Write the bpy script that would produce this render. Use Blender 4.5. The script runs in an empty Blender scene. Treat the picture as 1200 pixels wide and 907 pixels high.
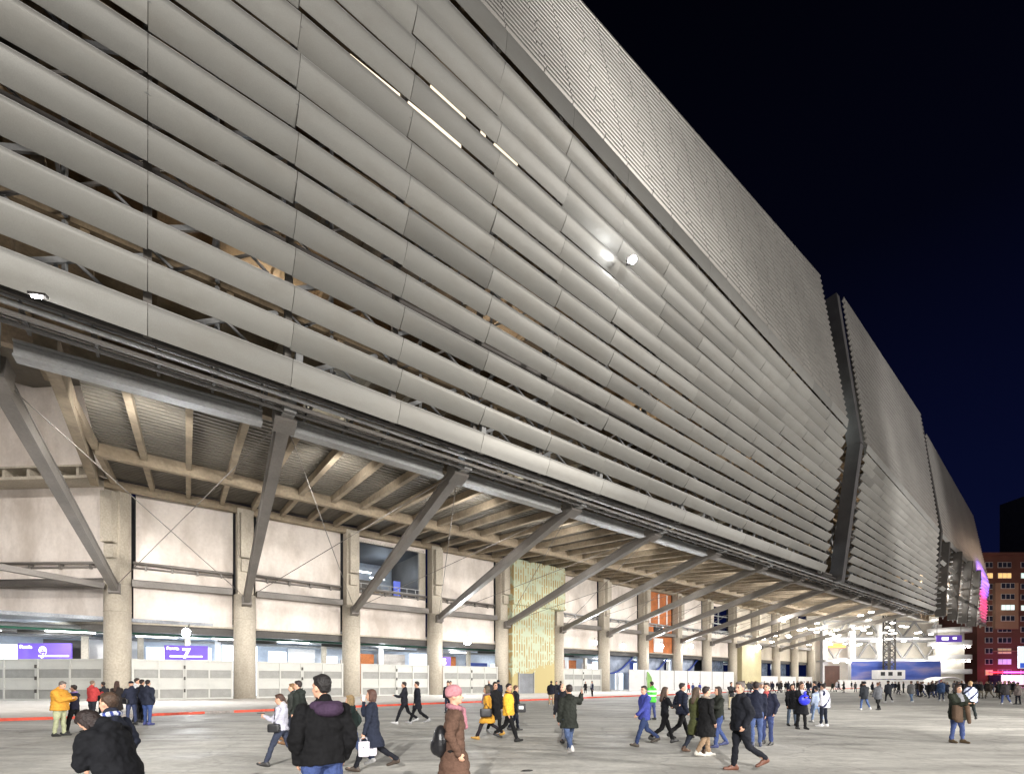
import bpy, bmesh, math, random
from mathutils import Vector, Matrix, noise
random.seed(7)
R = math.radians
scene = bpy.context.scene
col = scene.collection
F = 560.0; HOR = 798.0; CAMH = 1.75

# ------------------------------------------------------------------ camera
cd = bpy.data.cameras.new('camera'); cam = bpy.data.objects.new('camera', cd); col.objects.link(cam)
cam.location = (0, 0, CAMH); cam.rotation_euler = (R(90), 0, 0)
cd.sensor_width = 36; cd.lens = 36 * F / 1200; cd.shift_y = (HOR - 453.5) / 1200
cd.clip_start = .1; cd.clip_end = 2000
scene.camera = cam

# ------------------------------------------------------------------ materials
MC = {}
def nd(nt, kind, **kw):
    n = nt.nodes.new(kind)
    for k, v in kw.items(): setattr(n, k, v)
    return n
def mat(name, c, rough=.8, metal=0., var=.25, vscale=.6, fine=.12, fscale=9., bump=.15, bscale=None,
        stain=None, stain_amt=.5, stain_scale=.25, streak=None, attr=False, spec=None):
    if name in MC: return MC[name]
    m = bpy.data.materials.new(name); m.use_nodes = True; nt = m.node_tree
    b = nt.nodes['Principled BSDF']; L = nt.links.new
    tc = nd(nt, 'ShaderNodeTexCoord'); src = tc.outputs['Object']
    if streak:
        mp = nd(nt, 'ShaderNodeMapping'); mp.inputs['Scale'].default_value = streak; L(src, mp.inputs['Vector']); ssrc = mp.outputs['Vector']
    else: ssrc = src
    n1 = nd(nt, 'ShaderNodeTexNoise'); n1.inputs['Scale'].default_value = vscale; n1.inputs['Detail'].default_value = 6; L(ssrc, n1.inputs['Vector'])
    n2 = nd(nt, 'ShaderNodeTexNoise'); n2.inputs['Scale'].default_value = fscale; n2.inputs['Detail'].default_value = 5; L(src, n2.inputs['Vector'])
    def rng(sock, lo, hi, a=.3, z=.7):
        r = nd(nt, 'ShaderNodeMapRange'); L(sock, r.inputs['Value'])
        r.inputs['From Min'].default_value = a; r.inputs['From Max'].default_value = z
        r.inputs['To Min'].default_value = lo; r.inputs['To Max'].default_value = hi
        return r.outputs['Result']
    mul = nd(nt, 'ShaderNodeMath', operation='MULTIPLY'); L(rng(n1.outputs['Fac'], 1 - var, 1 + var * .6), mul.inputs[0]); L(rng(n2.outputs['Fac'], 1 - fine, 1 + fine), mul.inputs[1])
    fac = mul.outputs[0]
    if attr:
        at = nd(nt, 'ShaderNodeAttribute'); at.attribute_name = 'shade'
        m3 = nd(nt, 'ShaderNodeMath', operation='MULTIPLY'); L(fac, m3.inputs[0]); L(at.outputs['Fac'], m3.inputs[1]); fac = m3.outputs[0]
    vm = nd(nt, 'ShaderNodeVectorMath', operation='SCALE'); vm.inputs[0].default_value = c[:3]; L(fac, vm.inputs['Scale'])
    out = vm.outputs[0]
    if stain:
        n3 = nd(nt, 'ShaderNodeTexNoise'); n3.inputs['Scale'].default_value = stain_scale; n3.inputs['Detail'].default_value = 8
        n3.inputs['Roughness'].default_value = .65; L(ssrc, n3.inputs['Vector'])
        mx = nd(nt, 'ShaderNodeMix', data_type='RGBA'); L(rng(n3.outputs['Fac'], 0, stain_amt, .45, .68), mx.inputs['Factor'])
        L(out, mx.inputs['A']); mx.inputs['B'].default_value = (*stain[:3], 1); out = mx.outputs['Result']
    L(out, b.inputs['Base Color'])
    b.inputs['Roughness'].default_value = rough; b.inputs['Metallic'].default_value = metal
    if spec is not None: b.inputs['Specular IOR Level'].default_value = spec
    if bump:
        bp = nd(nt, 'ShaderNodeBump'); bp.inputs['Strength'].default_value = bump; bp.inputs['Distance'].default_value = .03
        if bscale:
            n4 = nd(nt, 'ShaderNodeTexNoise'); n4.inputs['Scale'].default_value = bscale; n4.inputs['Detail'].default_value = 4; L(src, n4.inputs['Vector']); L(n4.outputs['Fac'], bp.inputs['Height'])
        else: L(n2.outputs['Fac'], bp.inputs['Height'])
        L(bp.outputs['Normal'], b.inputs['Normal'])
    MC[name] = m; return m
def emit(name, c, s, base=None):
    if name in MC: return MC[name]
    m = bpy.data.materials.new(name); m.use_nodes = True; b = m.node_tree.nodes['Principled BSDF']
    b.inputs['Base Color'].default_value = (*(base or c), 1); b.inputs['Emission Color'].default_value = (*c, 1)
    b.inputs['Emission Strength'].default_value = s; b.inputs['Roughness'].default_value = .4
    MC[name] = m; return m

M_louvre = mat('louvre_metal', (.375, .37, .345), .5, .35, var=.12, vscale=.35, fine=.06, fscale=30, bump=.05, attr=True, spec=.5, stain=(.27, .255, .225), stain_amt=.45, stain_scale=.7, streak=(.6, .6, 1.6))
M_louvre_up = mat('louvre_metal_upper', (.34, .325, .30), .42, .5, var=.2, vscale=.12, fine=.06, fscale=8, bump=.04, attr=True, spec=.6)
M_lip = mat('upper_lip', (.37, .355, .33), .42, .45, var=.12, attr=True)
M_trim = mat('pale_trim', (.62, .61, .58), .5, .2, var=.1)
M_steel = mat('grey_steel', (.195, .18, .165), .55, .25, var=.2, vscale=.5, fine=.1, stain=(.18, .16, .14), stain_amt=.45, stain_scale=.8)
M_steel_l = mat('light_steel', (.34, .345, .345), .5, .3, var=.15, stain=(.24, .22, .2), stain_amt=.4, stain_scale=.9)
M_steel_d = mat('dark_steel', (.07, .065, .06), .6, .3, var=.3)
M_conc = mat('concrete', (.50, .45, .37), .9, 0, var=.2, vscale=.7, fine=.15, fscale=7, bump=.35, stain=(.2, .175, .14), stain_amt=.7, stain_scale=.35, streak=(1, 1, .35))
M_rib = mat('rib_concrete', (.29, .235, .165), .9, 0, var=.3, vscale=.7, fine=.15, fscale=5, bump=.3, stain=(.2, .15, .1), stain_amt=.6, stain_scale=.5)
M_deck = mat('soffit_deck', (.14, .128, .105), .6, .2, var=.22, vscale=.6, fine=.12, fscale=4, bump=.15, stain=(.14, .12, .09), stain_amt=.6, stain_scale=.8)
M_wall = mat('whitewashed_wall', (.74, .675, .62), .92, 0, var=.1, vscale=.35, fine=.05, fscale=4, bump=.25, stain=(.44, .375, .32), stain_amt=.75, stain_scale=.3, streak=(1, 1, .45))
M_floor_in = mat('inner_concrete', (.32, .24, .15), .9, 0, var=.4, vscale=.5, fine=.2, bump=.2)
M_gate = mat('gate_sheet', (.50, .50, .47), .6, .1, var=.12, vscale=1.2, fine=.1, fscale=30, stain=(.42, .41, .37), stain_amt=.4, stain_scale=1.2)
M_mesh = mat('gate_mesh', (.27, .27, .255), .6, .1, var=.12, vscale=2, fine=.25, fscale=60)
M_white = mat('white_panel', (.78, .78, .78), .6, 0, var=.08, vscale=.6, fine=.04, stain=(.6, .6, .6), stain_amt=.35, stain_scale=.8)
M_post = mat('post_steel', (.13, .125, .125), .6, .3, var=.2)
M_hoard = mat('hoarding_white', (.60, .60, .60), .6, 0, var=.15, vscale=.6, fine=.05, stain=(.42, .41, .4), stain_amt=.5, stain_scale=.6)
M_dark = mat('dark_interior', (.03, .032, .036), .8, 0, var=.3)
M_bluewall = mat('concourse_wall', (.5, .55, .62), .7, 0, var=.12, vscale=.3, fine=.08, fscale=4)
M_glass = mat('smoky_glass', (.10, .13, .19), .12, 0, var=.5, vscale=.8, fine=.3, fscale=3, bump=0, spec=.8)
M_brick_o = mat('orange_brick', (.46, .15, .05), .9, 0, var=.25, vscale=.8, fine=.3, fscale=9, bump=.4)
M_foam = mat('foam_base', (.40, .35, .21), .95, 0, var=.12, vscale=.5, fine=.1, fscale=6, bump=.5)
M_redk = mat('kerb_red', (.62, .07, .03), .6, 0, var=.25, vscale=2, fine=.15)
M_greyk = mat('kerb_grey', (.30, .27, .25), .85, 0, var=.25, vscale=2, fine=.2)
M_purple = emit('sign_purple', (.15, .08, .5), .32)
M_signw = emit('sign_white', (.9, .92, 1), 3)
M_tube = emit('lamp_tube', (.95, .98, 1.0), 14)
M_tubew = emit('warm_tube', (1.0, .86, .68), 9)
M_flood = emit('flood_lens', (.97, .98, 1.0), 160)
M_farlamp = emit('far_lamp', (1.0, .95, .86), 26)

# ------------------------------------------------------------------ object helpers
def setp(o, **kw):
    for k, v in kw.items():
        if v: o[k] = v
    return o
def thing(name, label, cat, loc=(0, 0, 0), rz=0, group=None):
    o = bpy.data.objects.new(name, None); col.objects.link(o); o.empty_display_size = .3
    o.location = loc; o.rotation_euler = (0, 0, rz); o['label'] = label; o['category'] = cat
    if group: o['group'] = group
    return o
class MB:
    def __init__(s): s.v = []; s.f = []; s.mi = []; s.sm = []; s.sh = []; s.cs = 1.
    def face(s, idx, m=0, smooth=False): s.f.append(idx); s.mi.append(m); s.sm.append(smooth); s.sh.append(s.cs)
    def add(s, pts): n = len(s.v); s.v += [tuple(p) for p in pts]; return n
    def prism(s, a, b, m=0, smooth=False, cap=True):     # two rings -> closed
        n = len(a); i = s.add(a); j = s.add(b)
        for k in range(n):
            k2 = (k + 1) % n; s.face((i + k, i + k2, j + k2, j + k), m, smooth)
        if cap: s.face(tuple(i + k for k in reversed(range(n))), m); s.face(tuple(j + k for k in range(n)), m)
    def box(s, c, sx, sy, sz, m=0, X=None, Y=None):      # centre of box, full sizes, axes
        X = Vector(X or (1, 0, 0)); Y = Vector(Y or (-X.y, X.x, 0)); Z = X.cross(Y); c = Vector(c)
        q = [(-1, -1), (1, -1), (1, 1), (-1, 1)]
        a = [c + X * sx / 2 * p + Y * sy / 2 * r - Z * sz / 2 for p, r in q]; b = [p + Z * sz for p in a]
        s.prism(a, b, m)
    def bar(s, p, q, w, h=None, m=0, up=(0, 0, 1)):
        p = Vector(p); q = Vector(q); h = h or w; d = (q - p).normalized(); S = d.cross(Vector(up))
        if S.length < 1e-3: S = Vector((1, 0, 0))
        S.normalize(); U = S.cross(d)
        o = [(-1, -1), (1, -1), (1, 1), (-1, 1)]
        s.prism([p + S * a * w / 2 + U * b * h / 2 for a, b in o], [q + S * a * w / 2 + U * b * h / 2 for a, b in o], m)
    def ibeam(s, p, q, w, h, t=.06, m=0, up=(0, 0, 1)):
        p = Vector(p); q = Vector(q); d = (q - p).normalized(); S = d.cross(Vector(up)).normalized(); U = S.cross(d)
        for off in (U * (h / 2 - t / 2), -U * (h / 2 - t / 2)): s.bar(p + off, q + off, w, t, m, up)
        s.bar(p, q, t, h - 2 * t - .004, m, up)
    def tube(s, p, q, r, r2=None, n=12, m=0, cap=True):
        p = Vector(p); q = Vector(q); r2 = r if r2 is None else r2; d = (q - p).normalized()
        S = d.cross(Vector((0, 0, 1)))
        if S.length < 1e-3: S = Vector((1, 0, 0))
        S.normalize(); U = S.cross(d)
        c = [(math.cos(2 * math.pi * k / n), math.sin(2 * math.pi * k / n)) for k in range(n)]
        s.prism([p + (S * a + U * b) * r for a, b in c], [q + (S * a + U * b) * r2 for a, b in c], m, True, cap)
    def quad(s, a, b, c, d, m=0): i = s.add([a, b, c, d]); s.face((i, i + 1, i + 2, i + 3), m)
    def build(s, name, mats, parent=None, **props):
        me = bpy.data.meshes.new(name); me.from_pydata(s.v, [], s.f)
        for m in (mats if isinstance(mats, (list, tuple)) else [mats]): me.materials.append(m)
        me.polygons.foreach_set('material_index', s.mi); me.polygons.foreach_set('use_smooth', s.sm)
        a = me.attributes.new('shade', 'FLOAT', 'FACE'); a.data.foreach_set('value', s.sh)
        me.update(); o = bpy.data.objects.new(name, me); col.objects.link(o)
        if parent: o.parent = parent
        return setp(o, **props)

UX, UY = .7903, .6127
U3 = Vector((UX, UY, 0)); N3 = Vector((UY, -UX, 0))
def W(s, t, h): return Vector((UX * s + UY * t, 28.7 + UY * s - UX * t, h))
def G(x, y, h=0):     # ground point seen at photo pixel (x, y)
    Y = F * CAMH / (y - HOR); return Vector(((x - 600) / F * Y, Y, h))
def at(x, y, Y): return Vector(((x - 600) / F * Y, Y, CAMH + (HOR - y) / F * Y))

# ------------------------------------------------------------------ ground, pavement, kerb
g = MB(); g.quad((-500, -300, 0), (700, -300, 0), (700, 900, 0), (-500, 900, 0))
def ground_mat():
    m = bpy.data.materials.new('plaza_concrete'); m.use_nodes = True; nt = m.node_tree; b = nt.nodes['Principled BSDF']; L = nt.links.new
    tc = nd(nt, 'ShaderNodeTexCoord')
    def noise_(scale, detail, sc=(1, 1, 1), rot=0, dist=0, rough=.55):
        mp = nd(nt, 'ShaderNodeMapping'); mp.inputs['Scale'].default_value = sc; mp.inputs['Rotation'].default_value = (0, 0, rot); L(tc.outputs['Object'], mp.inputs[0])
        n = nd(nt, 'ShaderNodeTexNoise'); n.inputs['Scale'].default_value = scale; n.inputs['Detail'].default_value = detail; n.inputs['Distortion'].default_value = dist; n.inputs['Roughness'].default_value = rough
        L(mp.outputs[0], n.inputs['Vector']); return n.outputs['Fac']
    def rg(x, a, z, lo, hi):
        r = nd(nt, 'ShaderNodeMapRange'); L(x, r.inputs[0]); r.inputs[1].default_value = a; r.inputs[2].default_value = z; r.inputs[3].default_value = lo; r.inputs[4].default_value = hi; return r.outputs[0]
    def mul(*a):
        o = a[0]
        for x in a[1:]: q = nd(nt, 'ShaderNodeMath', operation='MULTIPLY'); L(o, q.inputs[0]); L(x, q.inputs[1]); o = q.outputs[0]
        return o
    big = rg(noise_(.09, 5, dist=.6), .35, .65, .82, 1.12)
    scr = rg(noise_(.5, 7, (.28, 1.25, 1), .12, 1.8, .62), .40, .62, .70, 1.10)
    swirl = rg(noise_(.8, 8, (1, 1.3, 1), .7, 3.2, .7), .42, .6, .87, 1.05)
    fine = rg(noise_(9, 6, rough=.7), .3, .7, .88, 1.1)
    vo = nd(nt, 'ShaderNodeTexVoronoi', feature='DISTANCE_TO_EDGE'); vo.inputs['Scale'].default_value = .23
    wv = nd(nt, 'ShaderNodeVectorMath', operation='ADD'); nz = nd(nt, 'ShaderNodeTexNoise'); nz.inputs['Scale'].default_value = 1.2; nz.inputs['Detail'].default_value = 5; L(tc.outputs['Object'], nz.inputs['Vector'])
    L(tc.outputs['Object'], wv.inputs[0]); L(nz.outputs['Color'], wv.inputs[1]); L(wv.outputs[0], vo.inputs['Vector'])
    crack = rg(vo.outputs['Distance'], 0, .012, .78, 1)
    sp = rg(noise_(2.6, 2, dist=.3), .68, .74, 1, .72)
    f = mul(big, scr, swirl, fine, crack, sp)
    vm = nd(nt, 'ShaderNodeVectorMath', operation='SCALE'); vm.inputs[0].default_value = (.49, .475, .435); L(f, vm.inputs['Scale']); L(vm.outputs[0], b.inputs['Base Color'])
    L(rg(noise_(.5, 4), .3, .7, .55, .9), b.inputs['Roughness'])
    bp = nd(nt, 'ShaderNodeBump'); bp.inputs['Strength'].default_value = .3; bp.inputs['Distance'].default_value = .03; L(noise_(14, 6), bp.inputs['Height']); L(bp.outputs[0], b.inputs['Normal'])
    return m
M_ground = ground_mat()
g.build('ground', M_ground, kind='structure')
kerb = [(-34, 13), (-27, 18.5), (-22.8, 21.0), (-20.3, 22.6), (-18.4, 24.2), (-16.7, 25.9), (-14.5, 28), (-12.5, 30.2), (-10.2, 32.7), (-5.8, 37), (1.5, 43.4), (9.2, 51.0), (20.4, 61), (38, 79), (60, 98), (90, 121), (110, 131)]
kp = [Vector((x, y, 0)) for x, y in kerb]
pv = MB()
for a, b in zip(kp, kp[1:]):
    def back(p):
        s = (p.x * UX + (p.y - 28.7) * UY); q = W(s, -60, 0); return Vector((min(q.x, 95), q.y, 0))
    A, B = back(a), back(b)
    pv.quad(a + Vector((0, 0, .12)), b + Vector((0, 0, .12)), B + Vector((0, 0, .12)), A + Vector((0, 0, .12)))
    pv.quad(a, b, b + Vector((0, 0, .12)), a + Vector((0, 0, .12)))
pv.build('pavement', mat('pavement_slab', (.58, .55, .51), .85, 0, var=.15, vscale=.3, fine=.12, fscale=3, bump=.2, stain=(.36, .33, .29), stain_amt=.5, stain_scale=.3, streak=(.4, 1, 1)), kind='structure')
kb = MB(); k = 0; carry = 0
for a, b in zip(kp, kp[1:]):
    L = (b - a).length; d = (b - a) / L; x = 0
    while x < L:
        e = min(L, x + random.choice([1.4, 2.2, 3.0])); k += 1
        red = random.random() < (.62 if a.x < -12 else .8)
        kb.box(a + d * ((x + e) / 2) - Vector((d.y, -d.x, 0)) * -.14 + Vector((0, 0, .065)), e - x - .02, .18, .13, 0 if red else 1, X=d)
        x = e
kb.build('kerb', [M_redk, M_greyk], kind='structure')

# ------------------------------------------------------------------ stadium
stadium = thing('stadium', 'huge stadium with grey metal louvres overhanging the plaza on slanted steel struts', 'stadium', tuple(W(10, -29, 0)))
def P(mb, name, mats, **pr):   # part of the stadium, mesh in world space
    o = mb.build(name, mats, stadium, **pr); o.matrix_parent_inverse = Matrix.Translation(-stadium.location); return o
def lerp(a, b, x): return a + (b - a) * max(0, min(1, x))

def facade(s0, s1, joint0, step, hb, hk, tk, ht, tt, nl=15, nu=27, low_from=0, skip=None, tb=lambda s: 0., name='louvres', opened=None):
    def surf_low(s, h):  # t on lower face
        f = (h - hb(s)) / (hk(s) - hb(s)); return tb(s) + (tk(s) - tb(s)) * f
    def surf_up(s, h):
        f = (h - hk(s)) / (ht(s) - hk(s)); return tk(s) + (tt(s) - tk(s)) * f
    js = []; x = joint0
    while x < s0: x += step
    js = [s0] if x - s0 > .5 else []
    while x < s1: js.append(x); x += step
    js.append(s1)
    def blade(mb, A, B, a, b, thick=.05, lip=.02):
        # A, B = (s, t_top, h_top) ends; section front curve then back
        fr = [(0, lip), (.012, -.02), (-.10 * b, -.20 * a), (-.31 * b, -.46 * a), (-.62 * b, -.74 * a), (-b, -a)]
        bk = [(-b + .01, -a), (-b - .05, -a + .05), (-.62 * b - thick, -.70 * a), (-.33 * b - thick, -.42 * a), (-.09, -.02), (-.07, lip)]
        def ring(E, pts): return [W(E[0], E[1] + p, E[2] + q) for p, q in pts]
        i = mb.add(ring(A, fr)); j = mb.add(ring(B, fr))
        n = len(fr)
        for k in range(n - 1): mb.face((i + k, j + k, j + k + 1, i + k + 1), 1 if k == 0 and (a > .6 or lip > .05) else 0, k > 0)
        i2 = mb.add(ring(A, bk)); j2 = mb.add(ring(B, bk))
        for k in range(n - 1): mb.face((i2 + k, j2 + k, j2 + k + 1, i2 + k + 1), 0, False)
        mb.face((i2 + n - 1, j2 + n - 1, j, i), 0)
        e = mb.add(ring(A, fr + bk)); mb.face(tuple(e + k for k in range(2 * n)), 0)
        e = mb.add(ring(B, fr + bk)); mb.face(tuple(e + k for k in reversed(range(2 * n))), 0)
    lo = MB()
    for i in range(nl):
        for a0, a1 in zip(js, js[1:]):
            if skip and skip(i, a0): continue
            lo.cs = random.uniform(.9, 1.07) * (.8 if random.random() < .03 else 1)
            jig = random.uniform(-.06, .06)
            def end(s):
                h0 = hb(s); p = (hk(s) - h0) / (nl - 1); h = h0 + i * p
                return (s, surf_low(s, h), h), p
            A, p = end(a0 + .012); B, _ = end(a1 - .012)
            if i == nl - 1: blade(lo, A, B, p * .74, .16)
            elif i == 0: blade(lo, A, B, p * .64, p * .30)
            else:
                op = opened and opened(i, (a0 + a1) / 2)
                blade(lo, A, B, p * (.50 if op else .52), p * (.36 if op else .43 + jig))
    P(lo, 'lower_' + name, [M_louvre, M_trim])
    up = MB()
    for i in range(nu):
        off = random.choice([0, 0, .25, .5, -.3])
        for a0, a1 in zip(js, js[1:]):
            for (c0, c1) in ((a0, (a0 + a1) / 2 + off), ((a0 + a1) / 2 + off, a1)):
                up.cs = random.uniform(.97, 1.03)
                def end(s):
                    p = (ht(s) - hk(s)) / (nu + .4); h = hk(s) + p * (i + 1.1)
                    return (s, surf_up(s, h), h), p
                A, p = end(c0 + .025); B, _ = end(c1 - .025)
                blade(up, A, B, p * .44, p * .34, .03, .10)
    P(up, 'upper_' + name, [M_louvre_up, M_lip])
    # posts behind, with a bracket to every wide louvre, and horizontal tubes
    for s in js:
        if s < -36: continue
        pm = MB()
        pts = [(tb(s) - 1.25, hb(s) - .7), (tk(s) - 1.25, hk(s)), (tt(s) - 1.0, ht(s) - .3)]
        for (ta, ha), (tb_, hb_) in zip(pts, pts[1:]): pm.bar(W(s, ta, ha), W(s, tb_, hb_), .28, .34, up=N3)
        for i in range(nl):
            h0 = hb(s); p = (hk(s) - h0) / (nl - 1); h = h0 + i * p; t = surf_low(s, h)
            pm.box(W(s, t - .66, h - .25), .2, .95, .16, 1, X=U3)
        P(pm, 'facade_post', [M_steel, M_steel_l])
    cm = MB()
    for a0, a1 in zip(js, js[1:]):
        if a0 > -30:
            for h in (16.4, 20.6, 25, 29.2): cm.bar(W(a0, -2.4, h), W(a1, -3.2, h + 3.6), .16, .2); cm.bar(W(a1, -2.2, h), W(a0, -3.0, h + 4.0), .1, .1); cm.bar(W(a0 + 2.4, -1.9, h + .9), W(a0 + 2.4, -3.2, h + .9), .12, .12); cm.bar(W((a0 + a1) / 2, -2.9, h - .6), W((a0 + a1) / 2, -2.9, h + 3.4), .14, .14)
    P(cm, 'facade_bracing', M_steel_l)
    for h in (18.3, 22.6, 27, 31.2):
        rm = MB()
        rm.tube(W(s0, tb(s0) - 1.9, h), W(s1, tb(s1) - 1.9, h), .16, n=8)
        for a0, a1 in zip(js, js[1:]):
            if a0 > -30: rm.bar(W(a0, tb(a0) - 1.9, h), W(a1, tb(a1) - 1.9, h + 4), .1)
        P(rm, 'facade_rail', M_steel)
    return js
hk1 = lambda s: lerp(37.4, 35.2, (s + 12) / 32) if s < 20 else lerp(35.2, 33.0, (s - 20) / 29)
js1 = facade(-37.9, 49.2, -37.9, 5.125, lambda s: 16.0, hk1, lambda s: 2.2, lambda s: 49.3 + (s - 5) * .068, lambda s: -.8, opened=lambda i, s: (i == 10 and -10 < s < -2) or (i == 11 and -6 < s < 2))
js2 = facade(57.0, 104.0, 57, 4.7, lambda s: 16.0, lambda s: lerp(32.6, 31, (s - 57) / 47), lambda s: lerp(1.9, .4, (s - 57) / 47),
             lambda s: lerp(53.5, 54.5, (s - 57) / 47), lambda s: lerp(-.77, -2.4, (s - 57) / 47))
js3 = facade(108, 157, 108, 4.9, lambda s: 16.5, lambda s: lerp(31, 27, (s - 108) / 49), lambda s: lerp(.1, .6, (s - 108) / 49),
             lambda s: lerp(52, 45.5, (s - 108) / 49), lambda s: lerp(-2.4, -2.5, (s - 108) / 49), skip=lambda i, s: i % 5 != 4 and s < 145)

# thick profiled posts at the gaps between the facade sections
for s, w, prof in ((55.8, 1.05, [(-1.2, 15), (.9, 32.4), (-1.8, 53.2)]), (50.6, .7, [(-1.6, 15.2), (-.6, 32.8), (-3, 50)]), (106.3, 1.3, [(-1.6, 15), (-.4, 31), (-3.4, 53)]),
                   (112, .9, [(-1.0, 15), (-.2, 30)]), (121, .9, [(-.7, 15), (.2, 29.5)]), (131, .9, [(-.6, 15), (.4, 29)]), (141, .9, [(-.6, 15), (.4, 28.4)])):
    pm = MB()
    for (ta, ha), (tb_, hb_) in zip(prof, prof[1:]): pm.bar(W(s, ta, ha), W(s, tb_, hb_), w, 1.5, up=N3)
    P(pm, 'gap_post', M_steel_d if s > 56 or s < 55 else M_post)

# floors, inner wall and roof behind the louvres
for h in (20.2, 24.8, 29.4, 34, 39.5, 45):
    fm = MB(); e = .7 if h > 30 else 0
    for (a, b) in ((-46, 52.5), (54, 109 if h > 38 else 156)):
        fm.box((W(a, -7.2, h) + W(b, -7.2, h)) / 2, b - a, 8.2 , .35, X=U3)
        x = a + 1
        while x < b: fm.box(W(x, -7, h - .42), .3, 7.6, .5, X=U3); x += 2.56
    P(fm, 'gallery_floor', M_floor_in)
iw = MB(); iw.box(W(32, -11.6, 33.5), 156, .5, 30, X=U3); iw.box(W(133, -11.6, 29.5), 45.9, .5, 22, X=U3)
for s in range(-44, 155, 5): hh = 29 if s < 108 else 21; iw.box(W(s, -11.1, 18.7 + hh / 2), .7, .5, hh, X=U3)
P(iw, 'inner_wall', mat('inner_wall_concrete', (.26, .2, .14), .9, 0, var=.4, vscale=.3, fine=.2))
rf = MB(); rf.box(W(32, -7.5, 48.0), 156, 8, .4, X=U3); P(rf, 'roof', M_steel_d)
# warm and cool tube lamps under the gallery floors
lamps = []
for h in (20.2, 24.8, 29.4, 34):
    s = -34 + h
    while s < 150:
        if random.random() < (.25 if h < 21 else .8): tm = MB(); tm.bar(W(s, -8 - random.random() * 2, h - .75), W(s + 1.5, -8.5, h - .75), .1, .08, random.choice([0, 0, 1])); P(tm, 'gallery_lamp', [M_tubew, M_tube])
        s += random.choice([8, 11, 15])
M_sliver = emit('sliver_glow', (1, .84, .62), 1.5)  # self-glowing strips stand in for lit surfaces seen through the opened louvre gaps
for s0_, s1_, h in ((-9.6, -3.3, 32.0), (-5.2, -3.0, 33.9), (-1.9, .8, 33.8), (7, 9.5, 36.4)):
    tm = MB(); tm.box(W((s0_ + s1_) / 2, -.5, h), s1_ - s0_, .12, .3, X=U3); P(tm, 'glow_strip', M_sliver)
# blue white vertical lamps lit rooms seen between louvres
bl = MB()
for s, h in ((-9, 26.1), (-4, 25.9), (2, 27), (9, 26)):
    bl.box(W(s, -10.9, h), 3.6, .1, 1.3, X=U3)
    for k in range(6): bl.box(W(s - 1.5 + k * .6, -10.8, h), .12, .16, 1.3, 1, X=U3)
P(bl, 'lit_window', [emit('cool_window', (.5, .72, 1.), 2.2), M_dark])

# soffit
ks = [-9.8 + 10.2 * i for i in range(14)]            # columns
tops = [-12.3 + 10.25 * i for i in range(14)]
def soff(t): # underside of ribs
    return 15.4 + (-t - 4.2) / 15.1 * 1.6 if t > -19.3 else 17.0 + (-t - 19.3) / 9.5 * 1.0
SB = [-20] + [k - 1.2 for k in tops[:12]] + [112]
for a, b in zip(SB, SB[1:]):
    dm = MB(); st = [-4.4, -19.3, -29.6]; nx = max(4, int((b - a) / .32))
    for t0, t1 in zip(st, st[1:]):      # corrugated sheet: thin slab plus ridges
        dm.prism([W(a, t0, soff(t0) + .62), W(b, t0, soff(t0) + .62), W(b, t1, soff(t1) + .62), W(a, t1, soff(t1) + .62)],
                 [W(a, t0, soff(t0) + .8), W(b, t0, soff(t0) + .8), W(b, t1, soff(t1) + .8), W(a, t1, soff(t1) + .8)])
    t = -4.8
    while t > -29: dm.box(W((a + b) / 2, t, soff(t) + .6), b - a, .13, .08, X=U3); t -= .55
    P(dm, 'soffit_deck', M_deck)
x = -20.0; 
while x < 112:
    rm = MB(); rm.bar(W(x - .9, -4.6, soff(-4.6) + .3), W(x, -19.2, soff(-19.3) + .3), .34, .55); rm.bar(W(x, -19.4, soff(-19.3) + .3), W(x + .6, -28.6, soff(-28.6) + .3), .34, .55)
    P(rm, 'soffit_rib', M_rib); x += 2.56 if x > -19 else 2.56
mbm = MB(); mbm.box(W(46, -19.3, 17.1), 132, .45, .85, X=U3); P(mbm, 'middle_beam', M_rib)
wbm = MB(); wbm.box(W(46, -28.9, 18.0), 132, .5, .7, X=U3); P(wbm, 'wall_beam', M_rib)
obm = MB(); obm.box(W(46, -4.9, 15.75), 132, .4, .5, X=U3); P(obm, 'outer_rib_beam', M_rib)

# edge beams, catwalk rails
allt = [-22.5] + tops[:13]
for a, b in zip(allt, allt[1:]):
    em = MB(); ta = -4.6 if a < -20 else -4.0
    em.ibeam(W(a + .9, ta, 14.95), W(b - .5, -4.0, 14.95), .62, .66, .08)
    em.bar(W(a + .9, ta, 14.95), W(b - .5, -4.0, 14.95), .3, .46)
    P(em, 'edge_beam', M_steel_l if a < 20 else M_steel)
for t, h, r, m in ((-1.2, 15.35, .11, M_steel_d), (-1.5, 15.1, .06, M_steel_l), (-2.0, 15.0, .07, M_steel), (-1.6, 15.9, .08, M_steel), (-2.3, 15.5, .05, M_steel_l), (-2.8, 15.3, .06, M_steel), (-2.9, 16.1, .04, M_steel_l), (-2.9, 16.6, .04, M_steel), (-3.2, 16.2, .08, M_rib), (-3.4, 15.45, .05, M_steel_l), (-2.5, 14.9, .05, M_steel_d)):
    tm = MB(); tm.bar(W(-34, t, h), W(104, t, h), r * 1.8, r * 2.2)
    if t == -2.9 and h > 16.5:
        x = -33.5
        while x < 104: tm.tube(W(x, t, 15.2), W(x, t, 16.6), .045, n=6); x += 2.05
    P(tm, 'catwalk_rail', m)
cw = MB()
for s in range(-33, 104, 2): cw.box(W(s, -2.4, 15.15), .12, 1.9, .12, X=U3)
P(cw, 'catwalk_grating', M_steel_d)
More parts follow.
